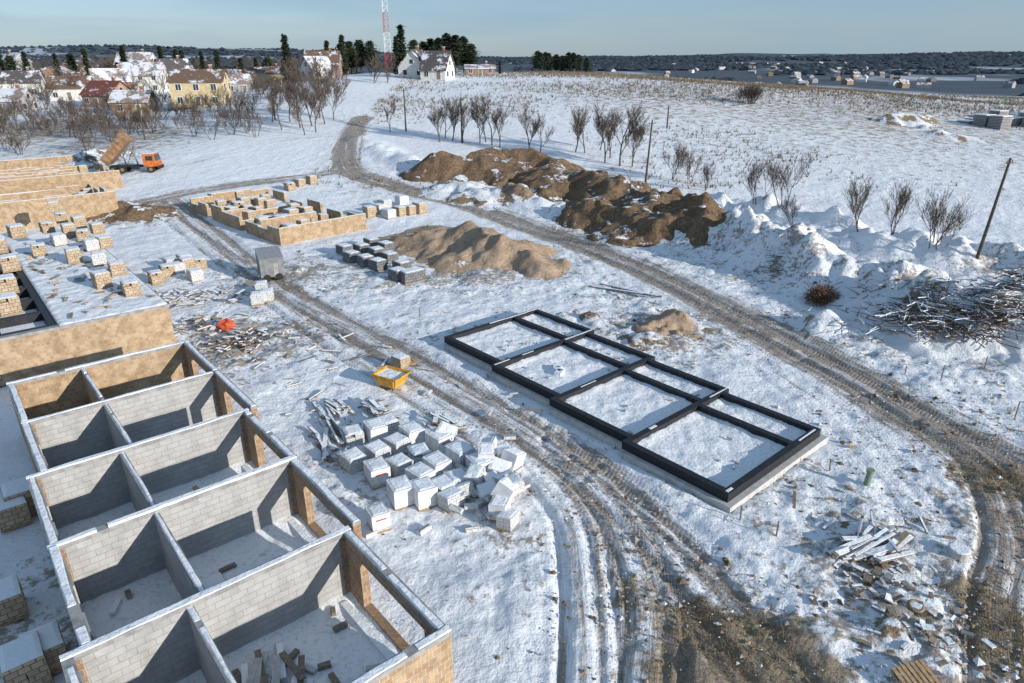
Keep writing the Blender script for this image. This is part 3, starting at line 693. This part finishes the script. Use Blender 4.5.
for i in range(n):
    for j in range(k+1):
        a=2*math.pi*i/n;b=math.pi*j/k; r=.42*(1+.5*(random.random()-.5)); V.append((r*math.sin(b)*math.cos(a)*1.5,r*math.sin(b)*math.sin(a),.45*r*2*math.cos(b)+.3))
m.add(V,[(i*(k+1)+j,((i+1)%n)*(k+1)+j,((i+1)%n)*(k+1)+j+1,i*(k+1)+j+1) for i in range(n) for j in range(k)],0)
x,y=site(227,331); m.obj('red_sack',[M_REDSH],None,(x,y,gz(x,y)+.15),.4)

x,y=site(392,386); root=empty('yellow_skip',(x,y,gz(x,y)),-.5); m=MB();s=MB()
def tub(m,b0,b1,t0,t1,z0,z1,th,mat):
    o=[(-b0,-b1,z0),(b0,-b1,z0),(b0,b1,z0),(-b0,b1,z0),(-t0,-t1,z1),(t0,-t1,z1),(t0,t1,z1),(-t0,t1,z1)]
    i=[(-b0+th,-b1+th,z0+th),(b0-th,-b1+th,z0+th),(b0-th,b1-th,z0+th),(-b0+th,b1-th,z0+th),(-t0+th,-t1+th,z1),(t0-th,-t1+th,z1),(t0-th,t1-th,z1),(-t0+th,t1-th,z1)]
    f=[(0,3,2,1),(0,1,5,4),(1,2,6,5),(2,3,7,6),(3,0,4,7)]
    f+=[(8,9,10,11),(8,12,13,9),(9,13,14,10),(10,14,15,11),(11,15,12,8)]
    f+=[(4,5,13,12),(5,6,14,13),(6,7,15,14),(7,4,12,15)]
    m.add(o+i,f,mat)
tub(m,.6,.5,.85,.68,.15,.85,.06,0)
for sy in (-1,1):
    for q in (-.5,0,.5): m.cyl((q*1.0,sy*.52,.2),(q*1.35,sy*.70,.83),.035,.035,6,0)
m.box(-.88,.88,-.74,-.68,.80,.88,0);m.box(-.88,.88,.68,.74,.80,.88,0);m.box(-.92,-.855,-.68,.68,.80,.88,0);m.box(.855,.92,-.68,.68,.80,.88,0)
for q in (-.45,.45): m.box(q-.06,q+.06,-.5,.5,0,.148,1)
grid_snow(s,-.78,.78,-.6,.6,14,12,lambda XX,YY:.74+.12*fbm(XX*2,YY*2,3,5))
m.obj('tub',[M_YELLOW,M_STEEL],root); s.obj('snow_load',[M_DSNOW],root)
putp(PT,401,366,sc=.8)
x,y=site(272,278); root=empty('site_cabin',(x,y,gz(x,y)),.5); m=MB()
V=[(-1,-.8,.35),(1,-.8,.35),(1,.8,.35),(-1,.8,.35),(-1,-.8,1.9),(1,-.8,1.9),(1,.8,2.5),(-1,.8,2.5)]
m.add(V,MB.BF,0)
for q in (-.6,0,.6): m.box(q-.02,q+.02,-.83,-.803,.4,1.85,1)
m.box(.1,.5,-.83,-.804,.5,1.6,1)
m.cyl((-.5,-.9,.3),(-.5,-.72,.3),.3,.3,12,2);m.cyl((-.5,.72,.3),(-.5,.9,.3),.3,.3,12,2);m.cyl((.5,-.9,.3),(.5,-.72,.3),.3,.3,12,2)
m.cyl((1,0,.4),(1.8,0,.35),.05,.05,6,1)
m.obj('body',[M_GMETAL,M_CONC,M_RUBBER],root)
s=MB(); V=[(-1.03,-.85,1.93),(1.03,-.85,1.93),(1.03,.85,2.56),(-1.03,.85,2.56)]; V=V+[(a,b_,c_+.07) for a,b_,c_ in V]; s.add(V,MB.BF,0); s.obj('roof',[mat_simple('felt_roof',(.20,.22,.25),.7,.2)],root)

# ---------------------------------------------------------------- truck
def truck(u,v,rot):
    x,y=site(u,v); root=empty('tipper_truck',(x,y,gz(x,y)),rot)
    m=MB()
    m.box(-3.6,3.4,-.45,-.3,.8,1.05,0);m.box(-3.6,3.4,.3,.45,.8,1.05,0)
    for q in (-3.4,-1.5,.5,1.6): m.box(q,q+.15,-.3,.3,.83,1.0,0)
    m.box(3.4,3.6,-1.2,1.2,.5,.95,0); m.box(-.3,.7,-1.15,-.5,.55,1.0,0)
    m.obj('chassis',[M_RUBBER],root)
    w=MB()
    for q in (-2.9,-1.6,2.4):
        for sy in (-1,1):
            w.cyl((q,sy*.75,.52),(q,sy*1.2,.52),.52,.52,18,0); w.cyl((q,sy*1.2,.52),(q,sy*1.215,.52),.26,.24,12,1)
    w.obj('wheels',[M_RUBBER,M_STEEL],root)
    c=MB()
    V=[(1.5,-1.2,.95),(3.45,-1.2,.95),(3.45,1.2,.95),(1.5,1.2,.95),(1.5,-1.15,2.75),(3.05,-1.15,2.75),(3.05,1.15,2.75),(1.5,1.15,2.75)]
    c.add(V,MB.BF,0)
    c.box(3.45,3.5,-1.1,1.1,1.0,1.35,0)
    c.box(1.95,2.9,-1.215,-1.185,1.8,2.45,1);c.box(1.95,2.9,1.185,1.215,1.8,2.45,1)
    V=[(3.32,-1.0,1.75),(3.35,-1.0,1.75),(3.35,1.0,1.75),(3.32,1.0,1.75),(3.14,-1.0,2.55),(3.17,-1.0,2.55),(3.17,1.0,2.55),(3.14,1.0,2.55)]
    c.add([(a+.03,b_,c_) for a,b_,c_ in V],MB.BF,1)
    c.box(1.55,3.0,-1.1,1.1,2.752,2.8,2); c.box(2.0,2.9,-1.26,-1.2,.9,1.2,0); c.box(2.0,2.9,1.2,1.26,.9,1.2,0)
    c.obj('cab',[M_ORANGE,M_GLASS,M_SNOW],root)
    t=MB(); M=Matrix.Translation((-3.5,0,1.15))@Matrix.Rotation(-math.radians(45),4,'Y')
    for a in [(0,4.9,-1.2,1.2,0,.1),(0,4.9,-1.25,-1.17,.1,1.3),(0,4.9,1.17,1.25,.1,1.3),(4.8,4.9,-1.17,1.17,.1,1.6),(4.9,5.5,-1.17,1.17,1.5,1.58)]: t.box(*a,0,M)
    for i in range(6): t.box(.3+i*.85,.42+i*.85,-1.32,-1.252,.0,1.3,0,M); t.box(.3+i*.85,.42+i*.85,1.252,1.32,.0,1.3,0,M)
    t.obj('tipping_body',[mat_simple('faded_orange_body',(.30,.18,.10),.7,.4,2)],root)
    h=MB(); h.cyl((.4,0,1.0),(-.2,0,3.6),.12,.08,8,0); h.obj('lift_ram',[M_GMETAL],root)
truck(137,172,.15)

# ---------------------------------------------------------------- poles & mast
def upole(u,v,h,lean=0,name='utility_pole'):
    x,y=site(u,v)
    z=gz(x,y); m=MB(); m.cyl((x,y,z-.5),(x+lean,y,z+h),.16,.10,8,0)
    a=.6; dx,dy=math.cos(a)*.6,math.sin(a)*.6
    m.cyl((x+lean-dx,y-dy,z+h-.4),(x+lean+dx,y+dy,z+h-.4),.05,.05,6,0)
    for t in (-1,0,1): m.cyl((x+lean+dx*t*.9,y+dy*t*.9,z+h-.36),(x+lean+dx*t*.9,y+dy*t*.9,z+h-.18),.04,.03,6,0)
    m.obj(name,[M_BARK])
upole(977,258,8.9,.6); upole(645,186,8.8,.35); upole(462,143,7.5); upole(406,131,7.5); upole(667,128,4) ; upole(145,140,7); upole(275,120,7)
def mast():
    d=255.; x=(390-512)/F*d; y=d*1.06; z=gz(x,y); n=22; hh=2.2; root=empty('radio_mast',(x,y,z))
    for c in (0,1):
        m=MB()
        for i in range(n):
            if i//3%2!=c: continue
            z0=i*hh;z1=z0+hh; r=1.5-.9*i/n; r1=1.5-.9*(i+1)/n
            P0=[(r*math.cos(a),r*math.sin(a),z0) for a in (0,2.09,4.19)];P1=[(r1*math.cos(a),r1*math.sin(a),z1) for a in (0,2.09,4.19)]
            for j in range(3):
                m.cyl(P0[j],P1[j],.07,.07,5,0);m.cyl(P0[j],P1[(j+1)%3],.04,.04,4,0);m.cyl(P1[j],P1[(j+1)%3],.04,.04,4,0)
        m.obj('lattice_'+('red','white')[c],[(M_REDP,M_WHITE)[c]],root)
    a=MB()
    for j in range(3):
        an=2.09*j+.5; a.cyl((1.2*math.cos(an),1.2*math.sin(an),34),(1.2*math.cos(an),1.2*math.sin(an),36.5),.22,.22,8,0)
    a.obj('antennas',[M_WHITE],root)
mast()

# ---------------------------------------------------------------- houses
def mat_roof(name,c,snow):
    k=NT(name); p=k.pos(); n1=k.noise(p,.35,4); n2=k.noise(p,2,4)
    c0=k.mix(n2,tuple(q*.7 for q in c),tuple(q*1.3 for q in c))
    f=k.step(k.ma('ADD',k.ma('MULTIPLY',n1,.7),k.ma('MULTIPLY',n2,.3)),.62-snow,.70-snow)
    return k.fin(k.mix(f,c0,(.70,.72,.77)),.85,k.bump(n2,.05,.5),0,.2)
ROOFM={'snow':mat_roof('snowy_roof',(.25,.2,.18),.17),'red':mat_roof('red_tiles',(.20,.07,.055),.08),'dark':mat_roof('dark_roof',(.10,.09,.09),.10),'brown':mat_roof('brown_roof',(.17,.11,.08),.10)}
WALLM={}
def wallm(c):
    if c not in WALLM: WALLM[c]=mat_simple('render_wall',c,.85,.15,1.5)
    return WALLM[c]
def house(x,y,w,d,h,rh,rot,wc,roof,name='house',floors=1,chim=True):
    z=gz(x,y)-.3; root=empty(name,(x,y,z),rot); m=MB()
    V=[(-w/2,-d/2,0),(w/2,-d/2,0),(w/2,d/2,0),(-w/2,d/2,0),(-w/2,-d/2,h),(w/2,-d/2,h),(w/2,d/2,h),(-w/2,d/2,h),(-w/2,0,h+rh),(w/2,0,h+rh)]
    m.add(V,[(0,1,5,4),(2,3,7,6),(1,2,6,9,5),(3,0,4,8,7)],0); m.obj('walls',[wallm(wc)],root)
    r=MB(); o=.45; e=rh*o/(d/2)
    for sg in (-1,1):
        P=[(-w/2-o,sg*(d/2+o),h-e+.03),(w/2+o,sg*(d/2+o),h-e+.03),(w/2+o,0,h+rh+.03),(-w/2-o,0,h+rh+.03)]
        P=P+[(a,b_,c_+.16) for a,b_,c_ in P]; r.add(P,[(0,1,2,3),(4,5,6,7),(0,1,5,4),(1,2,6,5),(3,0,4,7)],0)
    r.obj('roof',[ROOFM[roof]],root)
    g=MB();fr=MB()
    def win(cx,cz,side,ww=1.1,wh=1.3):
        if side in('f','b'):
            s_=-1 if side=='f' else 1; yy=s_*d/2
            fr.box(cx-ww/2-.1,cx+ww/2+.1,min(yy,yy+s_*.05),max(yy,yy+s_*.05),cz-wh/2-.1,cz+wh/2+.1,0)
            g.box(cx-ww/2,cx+ww/2,min(yy+s_*.04,yy+s_*.07),max(yy+s_*.04,yy+s_*.07),cz-wh/2,cz+wh/2,0)
            fr.box(cx-.03,cx+.03,min(yy+s_*.05,yy+s_*.09),max(yy+s_*.05,yy+s_*.09),cz-wh/2,cz+wh/2,0)
        else:
            s_=1 if side=='r' else -1; xx=s_*w/2
            fr.box(min(xx,xx+s_*.05),max(xx,xx+s_*.05),cx-ww/2-.1,cx+ww/2+.1,cz-wh/2-.1,cz+wh/2+.1,0)
            g.box(min(xx+s_*.04,xx+s_*.07),max(xx+s_*.04,xx+s_*.07),cx-ww/2,cx+ww/2,cz-wh/2,cz+wh/2,0)
    for fl_ in range(floors):
        cz=1.6+fl_*2.8
        n=max(2,int(w/3))
        for i in range(n):
            cx=-w/2+(i+.5)*w/n
            if fl_==0 and i==n//2: 
                fr.box(cx-.6,cx+.6,-d/2-.06,-d/2,0.2,2.4,0); g.box(cx-.5,cx+.5,-d/2-.09,-d/2-.055,.25,2.3,1); continue
            win(cx,cz,'f'); win(cx,cz,'b')
        for cx in (-d/4,d/4): win(cx,cz,'r'); win(cx,cz,'l')
    if rh>2.2: win(0,h+rh*.35,'r',1,1.1); win(0,h+rh*.35,'l',1,1.1)
    fr.obj('window_frames',[M_WHITE],root); g.obj('windows_and_door',[M_GLASS,M_GWOOD],root)
    if chim:
        c=MB(); c.box(w*.2,w*.2+.6,.3,.9,h+rh*.4,h+rh+1.0,0); c.box(w*.2-.05,w*.2+.65,.25,.95,h+rh+1.0,h+rh+1.12,1); c.obj('chimney',[M_CHIM,M_SNOW],root)
def hu(u,d,*a,**k):
    x=(u-512)/F*d; y=d*1.07; house(x,y,*a,**k)
Yl=(.58,.47,.28);Wh=(.64,.63,.59);Gr=(.34,.34,.34);Bn=(.28,.19,.13);Pk=(.36,.23,.18)
hu(200,160,11.5,9,5.6,2.4,.15,Yl,'brown',name='two_storey_house',floors=2)
hu(418,190,8,8,2.8,4.4,1.3,Wh,'dark'); hu(438,186,7,8,2.8,4.4,-.25,Wh,'dark')
hu(325,195,9,9,3.8,3.6,.1,Pk,'brown',floors=1); hu(318,190,7,6,3.,3,.9,Wh,'snow'); hu(340,230,9,8,3.5,3,.4,Yl,'red')
hu(268,215,13,9,4.5,1.6,0.,Yl,'brown',floors=1); hu(285,240,12,8,4,1.8,0.1,Bn,'brown')
hu(235,185,7,6,3,2,.5,Gr,'snow');hu(480,215,9,6,2.2,1.0,.1,Bn,'snow')
hu(145,205,11,9,5.,3.4,.2,Wh,'snow',floors=2); hu(112,200,10,8,4.,3.2,.6,Bn,'snow'); hu(105,175,9,8,3.2,3,-.3,Pk,'red'); hu(130,160,8,7,3.0,2.2,.1,Bn,'snow')
hu(175,225,10,8,5,3.5,.9,Gr,'dark',floors=2); hu(70,190,10,8,3.4,2.8,.3,Wh,'brown'); hu(20,200,11,9,4,3,.4,Wh,'dark'); hu(5,165,9,8,3,2.5,0,Gr,'snow')
hu(140,262,12,9,5.5,4,.1,Wh,'snow',floors=2)
for i in range(13):
    u=random.uniform(-120,280); d=random.uniform(240,420)
    hu(u,d,random.uniform(9,12),random.uniform(8,9),random.choice([3.2,3.6,5.0]),random.uniform(2,4),random.uniform(0,3),random.choice([Yl,Wh,Gr,Bn,Pk,Gr]),random.choice(['snow','brown','snow','dark']))
x,y=site(1000,130); z=gz(x,y); root=empty('concrete_panel_stack',(x,y,z),.4); m=MB();s=MB()
for i in range(7):
    for j in range(4):
        if random.random()<.25: continue
        hh=random.choice([1.2,1.8,2.6])
        q=0
        while q<hh: m.box(i*3.6,i*3.6+3.1,j*3.4,j*3.4+2.8,q,q+.22,0); q+=.3
        s.box(i*3.6+.05,i*3.6+3.05,j*3.4+.05,j*3.4+2.75,q-.08,q+.04,0)
m.obj('panels',[M_CONC],root); s.obj('panel_snow',[M_SNOW],root)

# ---------------------------------------------------------------- vegetation
def bare(seed,h,spread=.5,levels=5,stems=1,thick=.02,rmin=.012,up=.05,l0=.32):
    r=random.Random(seed); m=MB()
    def br(p,d,l,rad,lev):
        q=p; dd=d.copy(); n=2
        for i in range(n):
            dd=(dd+Vector((r.gauss(0,.14),r.gauss(0,.14),up))).normalized(); q2=q+dd*l/n
            r0=max(rmin,rad*(1-.35*i/n));r1=max(rmin*.8,rad*(1-.35*(i+1)/n))
            m.cyl(q,q2,r0,r1,5 if lev==0 else 3,0 if lev<2 else 1,False); q=q2
            if lev<levels:
                for k in range(r.choice([1,2]) if lev else r.choice([1,2,2])):
                    a=r.uniform(0,6.28); s_=Vector((math.cos(a),math.sin(a),r.uniform(.1,.9)*1.0)); nd=(dd*(1-spread*.5)+s_*spread).normalized()
                    br(q,nd,l*r.uniform(.5,.78),rad*.52,lev+1)
        if lev<levels: br(q,(dd+Vector((r.gauss(0,.2),r.gauss(0,.2),.1))).normalized(),l*.75,rad*.62,lev+1)
    for s_ in range(stems):
        a=r.uniform(0,6.28); t=0 if stems==1 else .35
        br(Vector((math.cos(a)*.3*(stems>1),math.sin(a)*.3*(stems>1),-.2)),Vector((math.cos(a)*t,math.sin(a)*t,1)).normalized(),h*l0,h*thick,0 if stems==1 else 1)
    return m
TB=[bare(i,8,.50,5,1,.015,.014,.07,.34) for i in (1,2,3,4)]; SB_=[bare(i+10,5.5,.46,5,3,.010,.011,.10,.34) for i in range(4)]; HB=[bare(i+30,6,.6,4,3,.013,.022) for i in range(4)]
TM=[t.mesh('bare_tree_mesh',[M_BARK,M_TWIG]) for t in TB]; SM=[t.mesh('bare_shrub_mesh',[M_BARK,M_TWIG]) for t in SB_]
HBa=[(np.vstack(t.V),t.F,t.M) for t in HB]
def putt(ms,u,v,sc,name,d=None):
    if d: x=(u-512)/F*d; y=d*1.07
    else: x,y=site(u,v)
    place(random.choice(ms),name,(x,y,gz(x,y)-.1),random.uniform(0,6),None,sc)
for (u,v,s_) in [(440,142,.8),(452,141,1.),(463,142,.9),(480,143,.95),(492,145,1.1),(500,147,.9),(530,152,1.),(540,153,.8),(575,152,1.),(585,153,.9),(605,163,1.15),(620,166,1.25),(632,167,1.),(390,132,.8),(300,128,1.),(312,126,1.2),(325,124,1.1),(305,135,.9),(290,122,1.),(334,120,.9),(272,122,.9),(600,150,.8),(316,132,1.),(298,118,1.1),(445,138,.9),(610,158,1.),(282,130,.9),(320,118,1.1),(486,142,1.)]: putt(TM,u,v,s_,'bare_tree')
for (u,v,s_) in [(755,208,1.1),(783,205,1.2),(862,232,1.1),(893,236,1.1),(930,246,1.1),(940,250,.9),(705,190,.8),(670,180,1.1),(688,182,1.),(795,228,.6)]: putt(SM,u,v,s_,'bare_shrub')
m=MB(); x,y=site(822,303); z=gz(x,y)
for i in range(1300):
    a=random.uniform(0,6.28); el=math.asin(random.random()); d0=np.array([math.cos(a)*math.cos(el),math.sin(a)*math.cos(el),math.sin(el)*1.0]); p0=np.array([x,y,z+.1])+d0*random.uniform(.3,1.3); p1=p0+(d0*.6+rng.normal(0,.5,3))*random.uniform(.25,.5); m.cyl(p0,p1,.022,.014,3,0,False)
m.obj('dry_bush',[mat_simple('dry_leaves',(.17,.095,.06),.95,.4,4,bump=0)])
def massmesh(name,pts,T,mats):
    m=MB()
    for (x,y,s_) in pts:
        V,Fc,Mi=random.choice(T); a=random.uniform(0,6.28);ca,sa=math.cos(a),math.sin(a)
        W=np.stack([V[:,0]*ca-V[:,1]*sa,V[:,0]*sa+V[:,1]*ca,V[:,2]],1)*s_+np.array([x,y,gz(x,y)]); m.add(W,Fc,list(Mi))
    m.obj(name,mats)
pts=[]
for i in range(200):
    u=random.uniform(-80,345); d=random.gauss(140,13) if u<255 else random.uniform(150,185); pts.append(((u-512)/F*d,d*1.06,random.uniform(.5,1.05)))
massmesh('hedgerow',pts,HBa,[M_BARK,M_TWIG])
pts=[]
for i in range(200):
    u=random.uniform(-150,400); d=random.uniform(165,380); pts.append(((u-512)/F*d,d*1.06,random.uniform(.9,1.7)))
massmesh('distant_bare_trees',pts,HBa,[M_BARK,M_TWIG])
def conifer(seed,h,w,pine=False):
    r=random.Random(seed); m=MB(); m.cyl((0,0,-.3),(0,0,h*.97),h*.02,.03,6,0)
    n=int(h*3.2); z0=.1 if not pine else .25
    for i in range(n):
        t=i/n; z=h*(z0+(1-z0)*t); 
        R_=w*((1-t)**.85 if not pine else math.sin(math.pi*(.15+.85*t))**.8)*r.uniform(.75,1.1)+.15
        for j in range(9):
            a=r.uniform(0,6.28); L_=R_*r.uniform(.6,1.1); 
            for q in range(5):
                f=(q+.6)/5; cx,cy=math.cos(a)*L_*f,math.sin(a)*L_*f; cz=z-.25*L_*f*(1 if not pine else -.5)+r.gauss(0,.12); sz=.22+.3*w/3*(1.1-f)
                P=np.array([(r.gauss(0,1),r.gauss(0,1),r.gauss(0,.5)) for _ in range(3)])*sz+np.array((cx,cy,cz)); m.add(P,[(0,1,2)],1)
    return m
CO=[conifer(i,10,2.1) for i in range(3)]; PI=[conifer(i+9,9,3.2,True) for i in range(2)]
CM=[c.mesh('spruce_mesh',[M_BARK,M_NEEDLE]) for c in CO]; PMh=[c.mesh('pine_mesh',[M_BARK,M_NEEDLE]) for c in PI]
for (u,d,s_) in [(243,210,.95),(289,205,1.35),(128,225,1.25),(180,235,1.1),(165,250,1.2),(403,198,1.35),(398,215,1.1),(186,230,1.1),(120,210,.8),(500,220,.4),(258,240,.9),(30,230,1.1),(5,250,1.2),(345,222,1.2),(60,240,1.),(90,250,1.1),(220,250,1.1),(205,260,1.),(330,240,1.2)]: putt(CM,u,0,s_,'spruce_tree',d)
for (u,d,s_) in [(352,225,1.1),(362,230,1.15),(372,228,1.1),(343,235,1.1),(415,215,1.1),(335,215,.9),(440,225,1.2),(448,228,1.35),(456,226,1.3),(464,230,1.25),(432,232,1.2),(472,228,1.),(425,228,1.1),(537,262,.9),(545,262,.85),(556,264,.8),(568,262,.85),(578,264,.8),(548,268,.9),(586,266,.7),(562,268,.8),(540,258,.8),(573,258,.8),(270,250,1.),(75,255,1.),(15,245,1.)]: putt(PMh,u,0,s_,'pine_tree',d)
pts=[]
for i in range(12):
    x,y=site(748+random.uniform(-11,11),103+random.uniform(-1,1)); pts.append((x,y,random.uniform(.7,1.05)))
massmesh('thicket',pts,HBa,[M_BARK,M_BARK])
pts=[]
for i in range(16):
    x,y=site(random.uniform(590,1010),random.uniform(84,112)); pts.append((x,y,random.uniform(.25,.5)))
massmesh('field_shrubs',pts,HBa,[M_BARK,M_TWIG])
m=MB()
XS=rng.uniform(-30,330,70000);YS=rng.uniform(95,262,70000)
msk=fbm(XS/40,YS/22,3,91)+.28*ss(130,200,YS)>rng.uniform(-.05,.35,70000)
XS,YS=XS[msk][:32000],YS[msk][:32000]; ZS=hgt(XS,YS)
for x,y,z in zip(XS,YS,ZS):
    for q in range(3):
        a=random.uniform(0,6.28); hh=random.uniform(.25,.75); w_=.09; dx,dy=math.cos(a)*w_,math.sin(a)*w_; lx,ly=random.gauss(0,.3),random.gauss(0,.3)
        m.add([(x-dx,y-dy,z-.1),(x+dx,y+dy,z-.1),(x+lx,y+ly,z+hh)],[(0,1,2)],0)
m.obj('dry_grass',[M_DGRASS])
m=MB()
def tuft(x,y,n,h):
    z=gz(x,y)
    for q in range(n):
        a=random.uniform(0,6.28); hh=random.uniform(.4,1)*h; w_=.012; ox,oy=random.gauss(0,.1),random.gauss(0,.1); dx,dy=math.cos(a)*w_,math.sin(a)*w_; lx,ly=random.gauss(0,h*.4),random.gauss(0,h*.4)
        m.add([(x+ox-dx,y+oy-dy,z-.05),(x+ox+dx,y+oy+dy,z-.05),(x+ox+lx,y+oy+ly,z+hh)],[(0,1,2)],0)
for i in range(620):
    c=random.choice([(760,655,2.6),(720,630,1.8),(1010,630,2.),(1005,480,2.5),(900,330,5),(840,300,6),(980,380,6),(900,600,4),(760,240,7),(860,255,8),(960,270,8)])
    x,y=site(c[0],c[1]); tuft(x+random.gauss(0,c[2]*.6),y+random.gauss(0,c[2]*.6),14,.3 if c[1]<400 else .18)
m.obj('grass_tufts',[M_DGRASS])
m=MB(); N=60000
YS=470*(5000/470)**rng.random(N); XS=rng.uniform(-1,1,N)*YS*1.1
msk=(fbm(XS/330,YS/200,3,95)>.06-.16*ss(1200,3000,YS)-.1*ss(.6,.75,XS/YS)); XS,YS=XS[msk][:15000],YS[msk][:15000]; ZS=hgt(XS,YS)
Fc=[(0,1,5),(1,2,5),(2,3,5),(3,4,5),(4,0,5)]
for x,y,z in zip(XS,YS,ZS):
    w_=random.uniform(4,8)*(1+y/2000);h_=random.uniform(5,10)
    V=[(x+w_*math.cos(a+random.random()),y+w_*math.sin(a),z+random.uniform(-1,h_*.5)) for a in (0,1.26,2.5,3.77,5.03)]+[(x+random.gauss(0,1),y,z+h_)]
    m.add(V,Fc,0)
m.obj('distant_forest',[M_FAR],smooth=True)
m=MB()
for i in range(95):
    y=random.uniform(800,2000); x=random.gauss(.45,.13)*y if random.random()<.8 else random.uniform(-.85,0)*y
    z=gz(x,y); w_=random.uniform(8,15);d_=8;h_=random.uniform(2.5,5); 
    M=Matrix.Translation((x,y,z))@Matrix.Rotation(random.uniform(0,3),4,'Z')
    V=[(-w_/2,-d_/2,0),(w_/2,-d_/2,0),(w_/2,d_/2,0),(-w_/2,d_/2,0),(-w_/2,-d_/2,h_),(w_/2,-d_/2,h_),(w_/2,d_/2,h_),(-w_/2,d_/2,h_),(-w_/2,0,h_+2.5),(w_/2,0,h_+2.5)]
    V=[tuple(M@Vector(v)) for v in V]; c=random.choice([0,1,1,2])
    m.add(V,[(0,1,5,4),(2,3,7,6),(1,2,6,9,5),(3,0,4,8,7),(4,5,9,8),(6,7,8,9)],[c,c,c,c,3,3])
m.obj('distant_village',[wallm(Wh),wallm(Bn),wallm(Gr),ROOFM['snow']])

# ---------------------------------------------------------------- light, sky, camera
sd=Vector((.84,-.54,0)).normalized(); EL=math.radians(16)
sun=bpy.data.lights.new('sun','SUN'); sun.energy=5.0; sun.angle=math.radians(.5); sun.color=(1,.94,.85)
so=bpy.data.objects.new('sun',sun); S.collection.objects.link(so)
tos=Vector((sd.x*math.cos(EL),sd.y*math.cos(EL),math.sin(EL))); so.rotation_euler=(-tos).to_track_quat('-Z','Y').to_euler()
w=bpy.data.worlds.new('World'); S.world=w; w.use_nodes=True; nt=w.node_tree
bg=nt.nodes['Background']; sk=nt.nodes.new('ShaderNodeTexSky'); sk.sky_type='NISHITA'; sk.sun_disc=False; sk.sun_elevation=EL; sk.sun_rotation=math.atan2(sd.x,sd.y)
sk.air_density=1.0; sk.dust_density=.4; sk.ozone_density=2.5
tint=nt.nodes.new('ShaderNodeMix'); tint.data_type='RGBA'; tint.blend_type='MULTIPLY'; tint.inputs[0].default_value=1; tint.inputs[7].default_value=(.82,.90,1.18,1)
nt.links.new(sk.outputs[0],tint.inputs[6])
tc=nt.nodes.new('ShaderNodeTexCoord'); mp=nt.nodes.new('ShaderNodeMapping'); mp.inputs['Scale'].default_value=(2.2,2.2,18); nt.links.new(tc.outputs['Generated'],mp.inputs[0])
nz=nt.nodes.new('ShaderNodeTexNoise'); nz.inputs['Scale'].default_value=1.6; nz.inputs['Detail'].default_value=6; nt.links.new(mp.outputs[0],nz.inputs['Vector'])
mr=nt.nodes.new('ShaderNodeMapRange'); mr.inputs[1].default_value=.38; mr.inputs[2].default_value=.70; mr.inputs[3].default_value=.45; mr.inputs[4].default_value=.80; nt.links.new(nz.outputs['Fac'],mr.inputs[0])
cl=nt.nodes.new('ShaderNodeMix'); cl.data_type='RGBA'; nt.links.new(mr.outputs[0],cl.inputs[0]); nt.links.new(tint.outputs[2],cl.inputs[6]); cl.inputs[7].default_value=(2.35,3.45,4.35,1)
bg.inputs[1].default_value=.13
nt.links.new(cl.outputs[2],bg.inputs[0])
cam=bpy.data.cameras.new('camera'); cam.lens=24; cam.sensor_width=36; cam.clip_end=30000; cam.clip_start=.5
co=bpy.data.objects.new('camera',cam); S.collection.objects.link(co); co.location=(0,0,H); co.rotation_euler=(math.pi/2-TH,0,0); S.camera=co
S.view_settings.view_transform='Standard'
